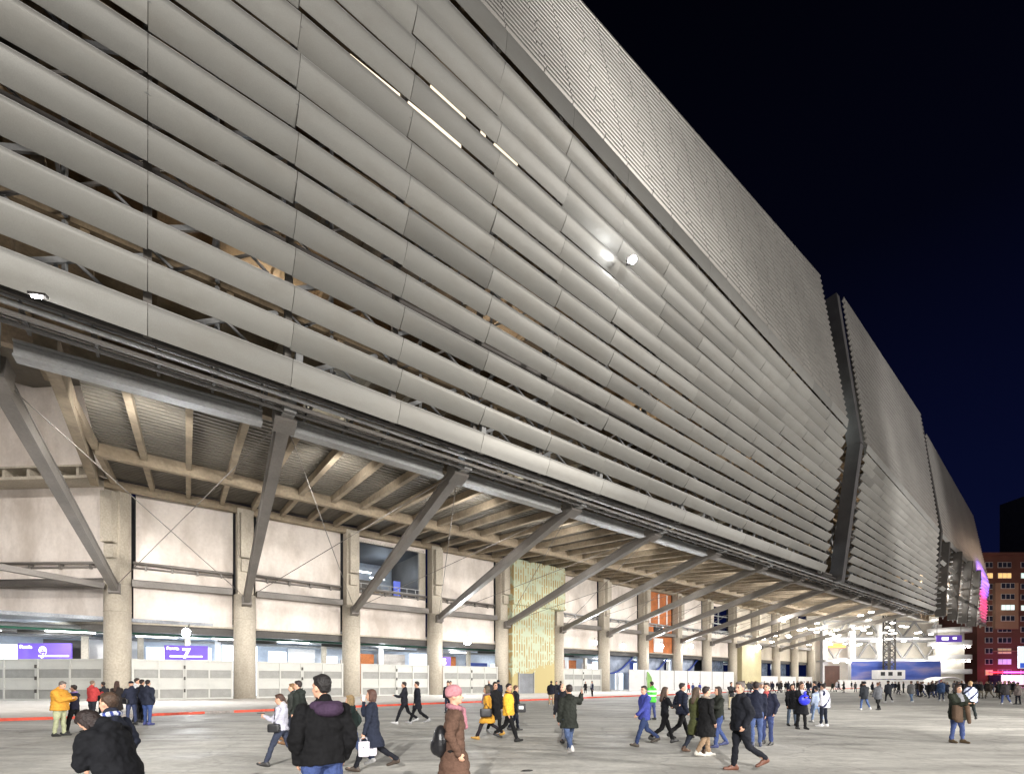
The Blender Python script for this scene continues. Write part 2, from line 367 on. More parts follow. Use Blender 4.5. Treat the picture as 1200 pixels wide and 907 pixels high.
# struts
sp = [(-22.6, -7.2, 15.0)] + [(s + .45, -3.6, 15.1) for s in tops[:12]]
bots = [(Vector((-33.2, 40.0, 9.4)))] + [W(s, -28.0, 9.2) for s in ks[:12]]
for (s, t, h), b in zip(sp, bots):
    sm = MB(); p = W(s, t, h); q = b
    d = (p - q).normalized(); S = d.cross(Vector((0, 0, 1))).normalized(); Un = S.cross(d)
    o = [(-1, -1), (1, -1), (1, 1), (-1, 1)]
    sm.prism([q + S * a * .23 + Un * c * .26 for a, c in o], [p + S * a * .31 + Un * c * .36 for a, c in o], 0)
    for sd in (-1, 1): sm.bar(q + d * .6 + S * sd * .26 + Un * .3, p - d * .2 + S * sd * .31 + Un * .35, .1, .09, 0)
    sm.bar(p - d * .5, p + d * .5, 1.0, 1.05); sm.bar(q - d * .35, q + d * .45, .8, .85)
    st = P(sm, 'strut', M_steel)
    bm_ = MB(); bm_.box(W(s, t + .9, h + .25), .55, .8, .95, 0, X=U3); bm_.box(W(s, t + 1.9, h + .45), .28, 1.6, .28, 0, X=U3)
    bm_.bar(W(s, t + 2.6, h + .2), W(s, t + 3.0, h + 2.6), .3, .3); bm_.bar(W(s + .22, t + .8, h + .8), W(s + .22, t + .8, h + 1.9), .16, .16)
    bk = bm_.build('strut_bracket', M_steel_l, st); bk.matrix_parent_inverse = Matrix.Identity(4)
for i in range(10):   # crossing tie rods between neighbouring struts
    cm = MB(); cm.tube(W(*sp[i]), bots[i + 1] + Vector((0, 0, .3)), .026, n=6); cm.tube(W(*sp[i + 1]), bots[i] + Vector((0, 0, .3)), .026, n=6)
    P(cm, 'tie_rod', M_steel)

# columns
M_colc = M_conc
colpos = [(-47.5, 41.5), (-33.5, 40.6)] + [tuple(W(s, -29, 0))[:2] for s in ks]
for i, (x, y) in enumerate(colpos):
    cm = MB(); n = 28
    cm.tube((x, y, 0), (x, y, 9.9), .95, .93, n=n)
    for h in (2.6, 5.1, 7.6): cm.tube((x, y, h), (x, y, h + .05), .965, n=n)
    ax = U3 if i > 1 else Vector((1, 0, 0)); top = 18 if i > 0 else 30
    cm.box((x, y, 9.9 + (top - 9.9) / 2), 1.35, 1.2, top - 9.9, X=ax)
    nn = N3 if i > 1 else Vector((0, -1, 0))
    cm.box(Vector((x, y, 15.4)) + nn * .8, .95, .8, 4.2, X=ax); cm.box(Vector((x, y, 12.6)) + nn * .7, .8, .5, 1.1, X=ax)
    P(cm, 'column', M_colc)
# bays
def bay(i):
    a = Vector((*colpos[i], 0)); b = Vector((*colpos[i + 1], 0)); d = (b - a).normalized(); o = Vector((d.y, -d.x, 0))  # outward
    return a, b, d, o, (b - a).length
def rect(mb, i, u0, u1, h0, h1, off, th, m=0):   # box on bay i, u from column a centre
    a, b, d, o, L = bay(i); u1 = L + u1 if u1 <= 0 else u1
    mb.box(a + d * (u0 + u1) / 2 + o * off + Vector((0, 0, (h0 + h1) / 2)), u1 - u0, th, h1 - h0, m, X=d)
NB = len(colpos) - 1
for i in range(NB):
    wm = MB(); brick = i == 8
    kind = 'win' if i == 3 else 'brick' if i == 8 else 'win2' if i == 10 else 'solid'
    top = 30 if i == 0 else 18
    m = 1 if kind == 'brick' else 0
    if kind in ('win', 'win2'):
        rect(wm, i, 1.0, -1.0, 6.7, 11.6, -.7, .4)
        w2 = MB(); rect(w2, i, 1.0, -1.0, 17.2, top, -.7, .4); P(w2, 'wall_panel', M_wall)
        if kind == 'win': w2 = MB(); rect(w2, i, 8.4, -1.0, 11.6, 17.2, -.7, .4); P(w2, 'wall_panel', M_conc)
    else:
        rect(wm, i, 1.0, -1.0, 6.7, 11.6, -.7, .4, m)
        for h0, h1 in (((12.0, 18.5), (18.5, 30)) if i == 0 else ((12.0, 18),)): rect(wm, i, 1.15, -.95, h0, h1, -.85, .4, m)
        rect(wm, i, 1.0, -1.0, 11.6, 12.0, -.95, .4, m)
    if kind == 'brick':
        for u in (2.5, 5.1, 7.6): rect(wm, i, u, u + .3, 12.0, 17.6, -.6, .12, 2)
        rect(wm, i, 3.6, 6.2, 7.0, 9.5, -.42, .18, 2); rect(wm, i, 3.6, 6.2, 10, 11.5, -.42, .18, 3)
    P(wm, 'wall_panel', [M_wall if i < 11 else M_conc, M_brick_o, M_white, M_dark])
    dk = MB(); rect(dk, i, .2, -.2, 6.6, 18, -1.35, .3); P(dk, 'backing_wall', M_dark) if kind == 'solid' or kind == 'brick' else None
    lm = MB(); rect(lm, i, 1.0, -1.0, 9.9, 10.4, .1, .5); rect(lm, i, 1.0, -1.0, 9.86, 9.9, .1, .75); rect(lm, i, 1.0, -1.0, 10.4, 10.44, .1, .75); P(lm, 'ledge_beam', M_steel)
    pm = MB(); a, b, d, o, L = bay(i)
    pm.tube(a + d + o * -.3 + Vector((0, 0, 12.0)), b - d + o * -.3 + Vector((0, 0, 11.9)), .13, n=8); pm.tube(a + d + o * -.45 + Vector((0, 0, 11.6)), b - d + o * -.45 + Vector((0, 0, 11.6)), .09, n=8)
    for q in range(1, 5): pm.box(a + d * (L * q / 5) + o * -.45 + Vector((0, 0, 11.7)), .15, .35, .55, X=d)
    P(pm, 'wall_pipe', M_steel_l if i > 4 else M_steel)
    hm = MB(); rect(hm, i, .8, -.8, 6.05, 6.68, -.9, .9); rect(hm, i, .9, -.9, 6.7, 6.85, -.35, .28, 1); P(hm, 'lintel_beam', [M_steel_d if i > 0 else M_steel, M_conc])
# gallery ledge on the tall left bay, with small ribs
gl = MB(); rect(gl, 0, 0, -.8, 18.55, 18.8, .3, 1.9); rect(gl, 0, 0, -.8, 19.5, 19.65, .3, 2.0)
for q in range(6): rect(gl, 0, .4 + q * 2.2, .65 + q * 2.2, 18.8, 19.5, .3, 1.6)
P(gl, 'gallery_ledge', M_conc)
# tall upper soffit left of the first column
us = MB()
us.box(W(-34, -20, 27.6), 26, 32, .4, X=U3)
P(us, 'upper_soffit', M_deck)
for q in range(9):
    rb = MB(); rb.bar(W(-44 + q * 2.9, -3.5, 22 + 0), W(-44 + q * 2.9, -32, 27.0), .4, .9); P(rb, 'soffit_rib', M_rib)
# end face of the soffit (raking beam)
rk = MB(); rk.bar(W(-20.6, -4.6, 15.6), W(-20.6, -28.5, 18.2), .5, 1.3); P(rk, 'raking_beam', M_rib)
# diagonal brace from the first column towards the left
db = MB(); db.bar(Vector((-33.6, 39.4, 9.6)), Vector((-40.5, 33.5, 10.6)), .5, .45); db.bar(Vector((-40.5, 33.5, 10.6)), Vector((-36, 27, 9.2)), .45, .4); P(db, 'brace', M_steel)

# opening with lit room behind (bay 3), room and dark ducts
rm = MB()
rect(rm, 3, -1, -.0, 10.8, 11.5, -9, 14, 1); rect(rm, 3, -1, 12, 11.5, 18, -13, .3, 0); rect(rm, 3, 8.6, 8.9, 11.5, 17.2, -5, 8, 2)
rect(rm, 3, .5, 9, 17.2, 17.5, -5, 9, 1)
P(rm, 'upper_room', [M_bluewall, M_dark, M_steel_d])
rl = MB()
for u, h in ((1, 15.2), (3.4, 15.6), (5.2, 15.0)): rect(rl, 3, u, u + 1.9, h, h + .12, -8, .2)
P(rl, 'room_lamp', M_tube)
rr = MB(); rect(rr, 3, 1, -1.2, 12.6, 12.66, -.4, .06); rect(rr, 3, 1, -1.2, 12.1, 12.15, -.4, .06)
for q in range(7): rect(rr, 3, 1.2 + q * 1.1, 1.26 + q * 1.1, 11.6, 12.65, -.4, .06)
P(rr, 'railing', M_steel_l)
jm = MB(); rect(jm, 3, 1.6, 3.2, 11.7, 13.4, -3, 1.5, 0); rect(jm, 3, 6.4, 7.2, 11.7, 14, -3.4, .3, 1); rect(jm, 3, 4, 6, 11.7, 12.8, -4, 1, 2)
P(jm, 'stored_equipment', [M_steel_d, emit('blue_board', (.05, .09, .5), .5), M_rib])

# concourse behind the openings: floor, back wall, ceiling, ducts, tube lamps
cb = MB()
cb.box(W(16, -41, 3.6), 96, .3, 7.2, X=U3); P(cb, 'concourse_wall', M_bluewall)
cc = MB(); cc.box(W(34, -35.5, 7.0), 150, 11.5, .3, X=U3); P(cc, 'concourse_ceiling', mat('concourse_ceiling', (.3, .32, .35), .8, 0, var=.4, vscale=.6, fine=.2))
M_green = mat('green_pipe', (.04, .16, .10), .5); M_shut = mat('shutter', (.55, .5, .45), .6); M_dblue = mat('deep_blue', (.03, .06, .28), .6)
for j, (t, h, r, m) in enumerate(((-32.4, 6.1, .1, M_green), (-33, 6.35, .25, M_steel_l), (-34.5, 6.1, .12, M_steel_l), (-36, 6.3, .2, M_steel_d), (-38, 5.9, .15, M_steel_l))):
    d = MB(); d.tube(W(-38, t, h), W(100, t, h), r, n=8); P(d, 'ceiling_pipe', m)
for s in range(-36, 104, 6):
    d = MB(); t = random.uniform(-39, -33); d.bar(W(s, t, 6.0), W(s + 3.2, t, 6.0), .22, .1); P(d, 'concourse_lamp', M_tube)
M_pan = [M_white, M_shut, M_white, emit('lit_shopfront', (.85, .92, 1), 1.6), M_dblue, M_brick_o, M_steel_d, emit('lit_shopfront', (.85, .92, 1), 1.6)]
s = -36
while s < 74:
    w_ = random.uniform(1.6, 4.2); top_ = random.uniform(4.3, 6.0)
    d = MB(); d.box(W(s + w_ / 2, random.uniform(-39.8, -37), top_ / 2 + .1), w_, .3, top_, X=U3); P(d, 'shop_front', random.choice(M_pan))
    if random.random() < .7: d = MB(); d.box(W(s + w_ + .3, -36.4, 3.4), .5, .5, 6.8, X=U3); P(d, 'inner_pillar', random.choice([M_conc, M_white]))
    if random.random() < .5: d = MB(); d.box(W(s + w_ / 2, -34, 5.9), w_ + 2, .25, .3, X=U3); P(d, 'hanging_duct', random.choice([M_steel_l, M_steel_d]))
    s += w_ + random.uniform(.3, 1.6)

# insulated stair tower in bay 5 (between columns 5 and 6)
def foam_mat():
    m = bpy.data.materials.new('sprayed_insulation'); m.use_nodes = True; nt = m.node_tree; b = nt.nodes['Principled BSDF']; L = nt.links.new
    tc = nd(nt, 'ShaderNodeTexCoord'); mp = nd(nt, 'ShaderNodeMapping'); mp.inputs['Rotation'].default_value = (0, 0, -math.atan2(UY, UX))
    L(tc.outputs['Object'], mp.inputs['Vector']); sx = nd(nt, 'ShaderNodeSeparateXYZ'); L(mp.outputs[0], sx.inputs[0])
    cb_ = nd(nt, 'ShaderNodeCombineXYZ'); L(sx.outputs['Z'], cb_.inputs['X']); L(sx.outputs['X'], cb_.inputs['Y'])
    br = nd(nt, 'ShaderNodeTexBrick'); L(cb_.outputs[0], br.inputs['Vector'])
    br.inputs['Scale'].default_value = 1; br.inputs['Brick Width'].default_value = 2.3; br.inputs['Row Height'].default_value = .42
    br.inputs['Mortar Size'].default_value = .115; br.inputs['Mortar Smooth'].default_value = .2; br.offset = .5
    br.inputs['Color1'].default_value = (.33, .22, .08, 1); br.inputs['Color2'].default_value = (.4, .3, .14, 1); br.inputs['Mortar'].default_value = (.44, .50, .37, 1)
    no = nd(nt, 'ShaderNodeTexNoise'); no.inputs['Scale'].default_value = .9; no.inputs['Detail'].default_value = 7; L(tc.outputs['Object'], no.inputs['Vector'])
    mr = nd(nt, 'ShaderNodeMapRange'); L(no.outputs['Fac'], mr.inputs['Value']); mr.inputs['From Min'].default_value = .48; mr.inputs['From Max'].default_value = .6
    mx = nd(nt, 'ShaderNodeMix', data_type='RGBA'); L(mr.outputs[0], mx.inputs['Factor']); L(br.outputs['Color'], mx.inputs['A']); mx.inputs['B'].default_value = (.44, .49, .36, 1)
    # bare yellowish base with a ragged upper edge
    ad = nd(nt, 'ShaderNodeMath', operation='MULTIPLY_ADD'); L(no.outputs['Fac'], ad.inputs[0]); ad.inputs[1].default_value = -4.5
    sl = nd(nt, 'ShaderNodeMath', operation='MULTIPLY_ADD'); L(sx.outputs['X'], sl.inputs[0]); sl.inputs[1].default_value = -.32; L(sx.outputs['Z'], sl.inputs[2]); L(sl.outputs[0], ad.inputs[2])
    st = nd(nt, 'ShaderNodeMath', operation='LESS_THAN'); L(ad.outputs[0], st.inputs[0]); foam_mat.st = st
    mx2 = nd(nt, 'ShaderNodeMix', data_type='RGBA'); L(st.outputs[0], mx2.inputs['Factor']); L(mx.outputs['Result'], mx2.inputs['A']); mx2.inputs['B'].default_value = (.42, .35, .17, 1)
    L(mx2.outputs['Result'], b.inputs['Base Color']); b.inputs['Roughness'].default_value = .95
    bp = nd(nt, 'ShaderNodeBump'); bp.inputs['Strength'].default_value = .4; L(no.outputs['Fac'], bp.inputs['Height']); L(bp.outputs[0], b.inputs['Normal'])
    return m
M_ins = foam_mat(); foam_mat.st.inputs[1].default_value = -12.6
tw = MB()
tw.box(W(25.1, -28.6, 6.0), 7.6, 2.4, 12.0, X=U3); tw.box(W(26.0, -28.5, 15.0), 9.4, 2.8, 6.0, X=U3); tw.box(W(26, -28.45, 12.05), 9.6, 3.0, .22, X=U3)
tower = P(tw, 'stair_tower', M_ins)
dr = MB(); dr.box(W(23.6, -27.35, 1.45), 2.5, .12, 2.7, X=U3); dr.box(W(22.3, -27.3, 1.5), .12, .2, 2.9, 1, X=U3); dr.box(W(24.95, -27.3, 1.5), .12, .2, 2.9, 1, X=U3)
do = dr.build('door', [mat('grey_door', (.2, .21, .23), .6), M_steel_l], tower)
yc = MB(); yc.box(W(86.5, -28.2, 4.8), 8.6, 2.2, 9.6, X=U3); P(yc, 'rendered_core', M_foam)

# dark openings, glass and curved stair edges in the far bays
for i in range(7, 9 + 5):
    if i >= NB: break
    if i < 10:
        gm = MB(); rect(gm, i, 1, -1, 3.2, 6.1, -2.2, .08); 
        a, b, d, o, L = bay(i); pr = None
        for q in range(13):
            f = q / 12; p = a + d * (L * (.95 - .62 * f ** 1.0)) + o * -1.6 + Vector((0, 0, 6.3 - 3.2 * math.sin(f * math.pi / 2)))
            if pr is not None: gm.bar(pr, p, .25, .25, 1)
            pr = p
        P(gm, 'stair_glazing', [mat('pale_glass', (.35, .4, .5), .25, 0, var=.5, vscale=.7), M_dblue])
    else:
        gm = MB(); rect(gm, i, 1, -1, .1, 9.4, -1.6, .1); P(gm, 'glazed_bay', M_glass)
# brighter boxes behind bays 7-9
wb = MB()
for s in (44, 55, 66): wb.box(W(s, -32.6, 4.3), 3, .2, 1.5, X=U3)
P(wb, 'lit_panel', emit('lit_box', (.8, .9, 1), 3))
# dark recess in bay 10
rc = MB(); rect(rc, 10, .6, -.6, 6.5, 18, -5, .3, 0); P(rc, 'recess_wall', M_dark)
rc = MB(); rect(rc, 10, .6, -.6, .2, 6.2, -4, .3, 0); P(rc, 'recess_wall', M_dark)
for h in (12.2, 13.6, 15.2): rc = MB(); rect(rc, 10, 1, -1, h, h + .15, -.6, .3, 0); P(rc, 'rail', M_steel_l)
for u in (3, 5, 7): rc = MB(); rect(rc, 10, u, u + .15, 6.7, 17, -1.5, .2, 0); P(rc, 'mullion', M_steel_l)
rc = MB(); rect(rc, 10, 3.2, 4.6, 8.2, 10.3, -3.6, .2, 0); P(rc, 'lit_window', emit('dim_blue', (.4, .55, .8), .9))

# ------------------------------------------------------------------ gates and hoardings (things of their own)
def gate(i, lab, u0=1.0, u1=-1.0):
    a, b, d, o, L = bay(i); u1 = L + u1
    c = a + d * ((u0 + u1) / 2) + o * .3 + Vector((0, 0, .12)); w = u1 - u0
    t = thing('metal_gate', lab, 'gate', tuple(c), math.atan2(d.y, d.x), 'sheet metal gates between the columns')
    H = 3.55
    for k, sx in enumerate((-1, 1)):
        fm = MB(); x0 = 0 if sx > 0 else -w / 2; x1 = w / 2 if sx > 0 else 0; x0 += .05; x1 -= .05; n = 2
        for q in range(n + 1):
            x = x0 + (x1 - x0) * q / n; fm.box((x, 0, H / 2), .12 if 0 < q < n else .17, .12, H)
        for h in (.08, .98, 1.85, 2.72, H - .08): fm.box(((x0 + x1) / 2, .0, h), x1 - x0, .10, .13)
        lf = fm.build('gate_leaf', M_gate, t)
        pm = MB()
        for r in range(4): pm.box(((x0 + x1) / 2, .04, .53 + r * .87), x1 - x0 - .1, .02, .8, 1 if r % 2 == 0 else 0)
        pm.build('infill_sheet', [M_gate, M_mesh], lf)
    hm = MB()
    for h in (.8, 1.9, 2.9): hm.box((0, -.1, h), .14, .1, .3)
    hm.build('hinge', M_steel_d, t)
gate(0, 'sheet metal gate under the purple sign 9, left of the first column')
gate(1, 'sheet metal gate under the purple sign 7, between the two nearest columns')
gate(2, 'sheet metal gate right of the sign 7 gate with a dark top edge')
gate(3, 'sheet metal gate below the upper window opening of the stadium')
gate(4, 'sheet metal gate under the purple sign 5, left of the pale yellow stair tower')
gate(6, 'sheet metal gate just right of the pale yellow stair tower')
s = 47.5; k = 0
places = ['immediately right of the last sheet metal gate', 'behind the steward in the green vest', 'second to the right of the green flag', 'third to the right of the green flag', 'behind the children by the kerb', 'sixth of the run counted from its left end', 'next to last before the pale yellow core', 'last before the pale yellow core']
while s < 81:
    w = 4.25
    t = thing('hoarding_panel', 'tall white hoarding panel ' + places[min(k, 7)], 'hoarding', tuple(W(s, -27.4, .12)), math.atan2(UY, UX), 'white hoarding panels in front of the far columns')
    p = MB(); p.box((0, 0, 1.8), w - .08, .06, 3.5); p.build('panel', M_hoard, t)
    q = MB(); q.box((-w / 2, -.06, 1.8), .09, .09, 3.6); q.build('post', M_steel_l, t)
    b_ = MB(); b_.bar((0, .1, 2.6), (0, 1.4, 0), .07); b_.build('brace', M_steel_l, t)
    s += w; k += 1
for k, (s, w) in enumerate(((97, 9), (107, 9), (117, 9))):
    t = thing('low_hoarding', ['low white hoarding between the first glazed far columns', 'low white hoarding in the middle of the far colonnade', 'low white hoarding at the end of the far colonnade'][k], 'hoarding', tuple(W(s, -28.2, .12)), math.atan2(UY, UX), 'low hoardings in the far colonnade')
    p = MB(); p.box((0, 0, 1.4), w, .08, 2.8); p.build('panel', M_hoard, t)
    q = MB(); q.box((-w / 2, -.08, 1.4), .1, .1, 2.9); q.build('post', M_steel_l, t)

# purple door signs
def text_mesh(name, body, size, m, parent, loc, depth=.015, align='LEFT'):
    cu = bpy.data.curves.new(name, 'FONT'); cu.body = body; cu.size = size; cu.extrude = depth; cu.align_x = align; cu.offset = size * .03
    o = bpy.data.objects.new(name + '_tmp', cu); col.objects.link(o); bpy.context.view_layer.update()
    me = bpy.data.meshes.new_from_object(o.evaluated_get(bpy.context.evaluated_depsgraph_get())); bpy.data.objects.remove(o)
    for v in me.vertices: v.co = Vector((v.co.x, -v.co.z, v.co.y))
    me.materials.clear(); me.materials.append(m); r = bpy.data.objects.new(name, me); col.objects.link(r); r.parent = parent; r.location = loc
    me.name = name
    return r
def door_sign(x, y, Y, w, h, num, lab, az, bx0, bx1, nx, seats=False):
    c = at(x, y, Y)
    t = thing('door_sign', lab, 'sign', tuple(c), az, 'purple door number signs in the concourse')
    b = MB(); b.box((0, 0, h / 2), w, .12, h); b.build('sign_board', M_purple, t)
    text_mesh('lettering', 'Puerta', h * .27, M_signw, t, (-w / 2 + .2, -.08, h * .7))
    if num: text_mesh('number', num, h * .92, M_signw, t, (nx, -.08, h * .14), align='CENTER')
    l = MB(); l.bar((bx0, -.1, h * .24), (bx1, -.1, h * .24), .03, h * .08); 
    l.build('arrow_line', M_signw, t)
door_sign(53, 773, 43, 4.8, 1.5, '9', 'purple lit sign with white number 9 and a white line', 0, -.5, 2.2, -.15)
door_sign(218.5, 773, 45, 3.5, 1.35, '7', 'purple lit sign with white number 7 over a white line', R(20), -1.3, 1.3, 0)
door_sign(517, 780, 62, 2.6, 1.2, '5', 'small purple lit sign with white number 5 near the floodlight', R(30), -1.9, .5, .4)

# ------------------------------------------------------------------ lights
def light(kind, name, loc, energy, color=(1, 1, 1), size=.3, target=None, spot=None, blend=.5, parent=None):
    ld = bpy.data.lights.new(name, kind); ld.energy = energy; ld.color = color
    if kind == 'AREA': ld.size = size
    else: ld.shadow_soft_size = size
    if kind == 'SPOT': ld.spot_size = R(spot or 100); ld.spot_blend = blend
    o = bpy.data.objects.new(name, ld); col.objects.link(o); o.location = loc
    if target is not None: o.rotation_euler = (Vector(target) - Vector(loc)).to_track_quat('-Z', 'Y').to_euler()
    return o
def floodlight(x, y, Y, e, lab, r=.36, aim=None, col_=(.93, .97, 1)):
    c = at(x, y, Y); a = R(-90) if aim is None else aim
    t = thing('floodlight', lab, 'floodlight', tuple(c), 0, 'lit floodlights mounted on the stadium')
    h = MB(); h.box((0, .14, 0), .62, .2, .5); h.bar((0, .2, .25), (0, .4, .75), .07); h.build('housing', M_steel_d, t)
    l = MB(); l.tube((0, .02, 0), (0, -.05, 0), r, r * .9, n=16); l.build('lens', M_flood, t)
    lo = light('SPOT', 'flood_lamp', (0, -.3, 0), e, col_, .25, (0, -3, -1.2), 160, .6); lo.parent = t
floodlight(218, 741, 40.2, 4000, 'bright floodlight above the purple sign 7')
floodlight(548, 751, 58.5, 4000, 'bright floodlight above the purple sign 5', r=.44)
floodlight(697, 753, 71, 3000, 'floodlight left of the curved stair glazing, above the last sheet metal gate')
floodlight(730, 757, 76, 3000, 'floodlight over the first white hoarding panels')
floodlight(775, 757, 83, 4000, 'floodlight under the orange brick wall')
floodlight(810, 757, 90, 4000, 'floodlight between the orange brick wall and the dark recess')
floodlight(889, 758, 104, 6000, 'floodlight just right of the pale yellow core', r=.45)
fl = floodlight
p740 = at(741, 305, 31.6)
t = thing('facade_lamp', 'bright round lamp shining out between the louvres below the kink of the facade', 'floodlight', tuple(p740))
l = MB(); l.tube((0, 0, 0), (.1, -.14, -.06), .22, .2, n=14); l.build('lens', M_flood, t); h = MB(); h.box((-.1, .16, .05), .5, .2, .4); h.build('housing', M_steel_d, t)
q = at(42, 347, 15.6)
t = thing('facade_lamp', 'small bright lamp under the lowest louvre at the left', 'floodlight', tuple(q))
l = MB(); l.bar((-.13, 0, 0), (.13, .06, 0), .07, .05); l.build('lens', M_flood, t); h = MB(); h.bar((-.25, .02, .09), (.25, .12, .09), .16, .08); h.build('housing', M_steel_d, t)

KW = (1.0, .945, .87)
# plaza floodlight masts outside the picture: shielded spots on the paving and wall, plus weaker open lamps
def mast(loc, e, az0, az1, n, down, size, soft=.25, c=(1, .965, .92)):
    for k in range(n):
        a = R(az0 + (az1 - az0) * (k + .5) / n); d = Vector((math.cos(a), math.sin(a), -math.tan(R(down))))
        light('SPOT', 'plaza_mast_lamp', loc, e, c, soft, Vector(loc) + d, size, .25)
mast((-2, -22, 13.2), 66000, 62, 138, 2, 20, 46)
mast((36, -8, 13.2), 56000, 90, 150, 2, 22, 50)
mast((52, 15, 11), 38000, 140, 200, 1, 20, 60, .2, KW)
mast((120, 45, 13), 70000, 120, 200, 2, 20, 48, .5, (1, .96, .92))
light('AREA', 'plaza_open_lamp', (10, -34, 11), 12500, (1, .965, .92), 5, (-6, 40, 22))
light('AREA', 'plaza_open_lamp', (95, -5, 14), 52000, (1, .95, .9), 4, (40, 60, 30))
for k in range(-3, 12):
    sx = -2 + 10.25 * k; light('SPOT', 'catwalk_flood', W(sx + 5, -6.5, 14.4), 4300, (1, .965, .92), .8, W(sx + 5, -28, 9), 130, .6)
light('POINT', 'upper_gallery_lamp', W(-30, -18, 24.5), 11000, (1, .95, .9), .6)  # added fill points, brightening the wall above the left gallery ledge
light('POINT', 'upper_gallery_lamp', W(-27, -12, 19), 900, (1, .95, .9), .6)
# lamps below the far end of the overhang
for k, (s, t, h) in enumerate(((70, -14, 13), (88, -16, 13), (104, -14, 13), (120, -10, 13), (128, -22, 12), (138, -12, 13))):
    light('POINT', 'canopy_lamp', W(s, t, h), 2600 if k > 1 else 1200, (1, .96, .9), .4)
for k in range(64):
    s = random.uniform(78, 138); t = random.uniform(-26, -4); fm = MB(); h = random.choice([13.9, 12.8, 11.5, 10.3]); fm.tube(W(s, t, h), W(s, t, h + .15), .42, n=8); P(fm, 'canopy_downlight', M_farlamp)
for s in (-30, -12, 4, 22, 40, 62, 80): light('POINT', 'gallery_glow', W(s, -7, 23 + (s % 3) * 4), 230, (1, .88, .74), .3)
for s in (-8, 8, 30, 50): light('POINT', 'catwalk_glow', W(s, -9, 19.2), 350, (.7, .85, 1), .3)
for s in (112, 120, 128, 136, 148): light('POINT', 'gallery_glow', W(s, -5, 22.5), 5000, (1, .97, .92), .3)
for s in (53,): 
    light('POINT', 'gap_lamp', W(s, -3, 36), 500, (.9, 1, .95), .3)
for x in range(-3, 11): light('POINT', 'concourse_glow', W(x * 10 - 4, -34, 5.4), 520, (.86, .94, 1), .5)
light('POINT', 'room_glow', W(6, -34, 15.5), 500, (.75, .87, 1), .3)

# ------------------------------------------------------------------ far end: truss hall, hoarding, mast, ramps
hall = thing('truss_hall', 'white lit steel truss hall at the far end under the overhang', 'building', tuple(at(1030, 806, 138)))
hx = [(965 - 600) / F * 138, (1098 - 600) / F * 138]
def PH(mb, name, m): o = mb.build(name, m, hall); o.matrix_parent_inverse = Matrix.Translation(-hall.location); return o
M_hall = mat('hall_white', (.72, .68, .6), .8, 0, var=.2, vscale=.25, fine=.15)
w = MB(); w.box(((hx[0] + hx[1]) / 2, 141, 15), hx[1] - hx[0] + 6, .4, 30); PH(w, 'back_wall', M_hall)
for h0, h1 in ((8.2, 13.2), (14.4, 19)):
    tr = MB(); n = 10; dx = (hx[1] - hx[0]) / n
    for h in (h0, h1): tr.bar((hx[0], 138, h), (hx[1], 138, h), .5, .5)
    for k in range(n):
        a = (hx[0] + k * dx, 138, h0 if k % 2 else h1); b = (hx[0] + (k + 1) * dx, 138, h1 if k % 2 else h0); tr.bar(a, b, .4, .4)
    PH(tr, 'truss', M_steel_l)
    sl = MB(); sl.box(((hx[0] + hx[1]) / 2, 137.6, h0 - .6), hx[1] - hx[0] + 2, 4, .5); PH(sl, 'floor_slab', M_white)
for x in (hx[0], hx[0] + 8, hx[0] + 16, hx[1]):
    c = MB(); c.box((x, 137.8, 9), 1.4, 1.2, 18); PH(c, 'pillar', M_white)
d = MB(); d.box((at(975, 800, 137.2).x, 137.2, 3.2), 4.2, .3, 6); PH(d, 'brown_door', mat('brown_door', (.1, .05, .035), .6))
for k in range(16): x = hx[0] + 3 + k * 1.9; d = MB(); d.box((x, 137.2, random.choice([7.2, 13.4, 19.4, 7.2])), 1.3, .3, .18); PH(d, 'strip_lamp', M_farlamp)
d = MB(); d.box((at(980, 757, 137).x, 136.9, 11.9), 5, .2, 1.1); PH(d, 'amber_panel', emit('amber', (1, .35, .06), 1.2))
for x, y in ((980, 750), (1015, 768), (1055, 745), (1085, 768), (1000, 735)):
    p = at(x, y, 133); light('POINT', 'hall_lamp', p, 1300, (1, .95, .87), .5)

bh = thing('blue_hoarding', 'long blue hoarding with a pale sky picture at the far end of the plaza', 'hoarding', tuple(at(1050, 806, 131)))
def blue_mat():
    m = bpy.data.materials.new('printed_blue'); m.use_nodes = True; nt = m.node_tree; b = nt.nodes['Principled BSDF']; L = nt.links.new
    tc = nd(nt, 'ShaderNodeTexCoord'); mp = nd(nt, 'ShaderNodeMapping'); mp.inputs['Scale'].default_value = (.06, 1, .35); L(tc.outputs['Object'], mp.inputs[0])
    no = nd(nt, 'ShaderNodeTexNoise'); no.inputs['Scale'].default_value = 1.4; no.inputs['Detail'].default_value = 5; L(mp.outputs[0], no.inputs['Vector'])
    cr = nd(nt, 'ShaderNodeValToRGB'); L(no.outputs['Fac'], cr.inputs[0]); e = cr.color_ramp.elements
    e[0].position = .38; e[0].color = (.03, .06, .3, 1); e[1].position = .68; e[1].color = (.3, .26, .42, 1); x = e.new(.52); x.color = (.08, .13, .45, 1)
    L(cr.outputs[0], b.inputs['Base Color']); b.inputs['Roughness'].default_value = .5; return m
b = MB(); b.box((0, 0, 3.7), 24.5, .15, 7.3); b.build('printed_banner', blue_mat(), bh)
b = MB()
for k in range(9): b.box((-12 + k * 3, .2, 3.6), .15, .2, 7.4)
b.build('frame', M_steel_l, bh)
wb = thing('concrete_barrier', 'long low white barrier in front of the blue hoarding', 'barrier', tuple(at(1037, 808, 124)))
b = MB(); b.box((0, 0, 1.35), 24, .5, 2.5); b.build('panel', M_white, wb); b = MB(); b.box((0, 0, .08), 24.4, 1.1, .16); b.build('base', M_conc, wb)
ct = thing('site_cabin', 'white site cabin with dark windows above the low white barrier', 'cabin', tuple(at(1041, 806, 127)))
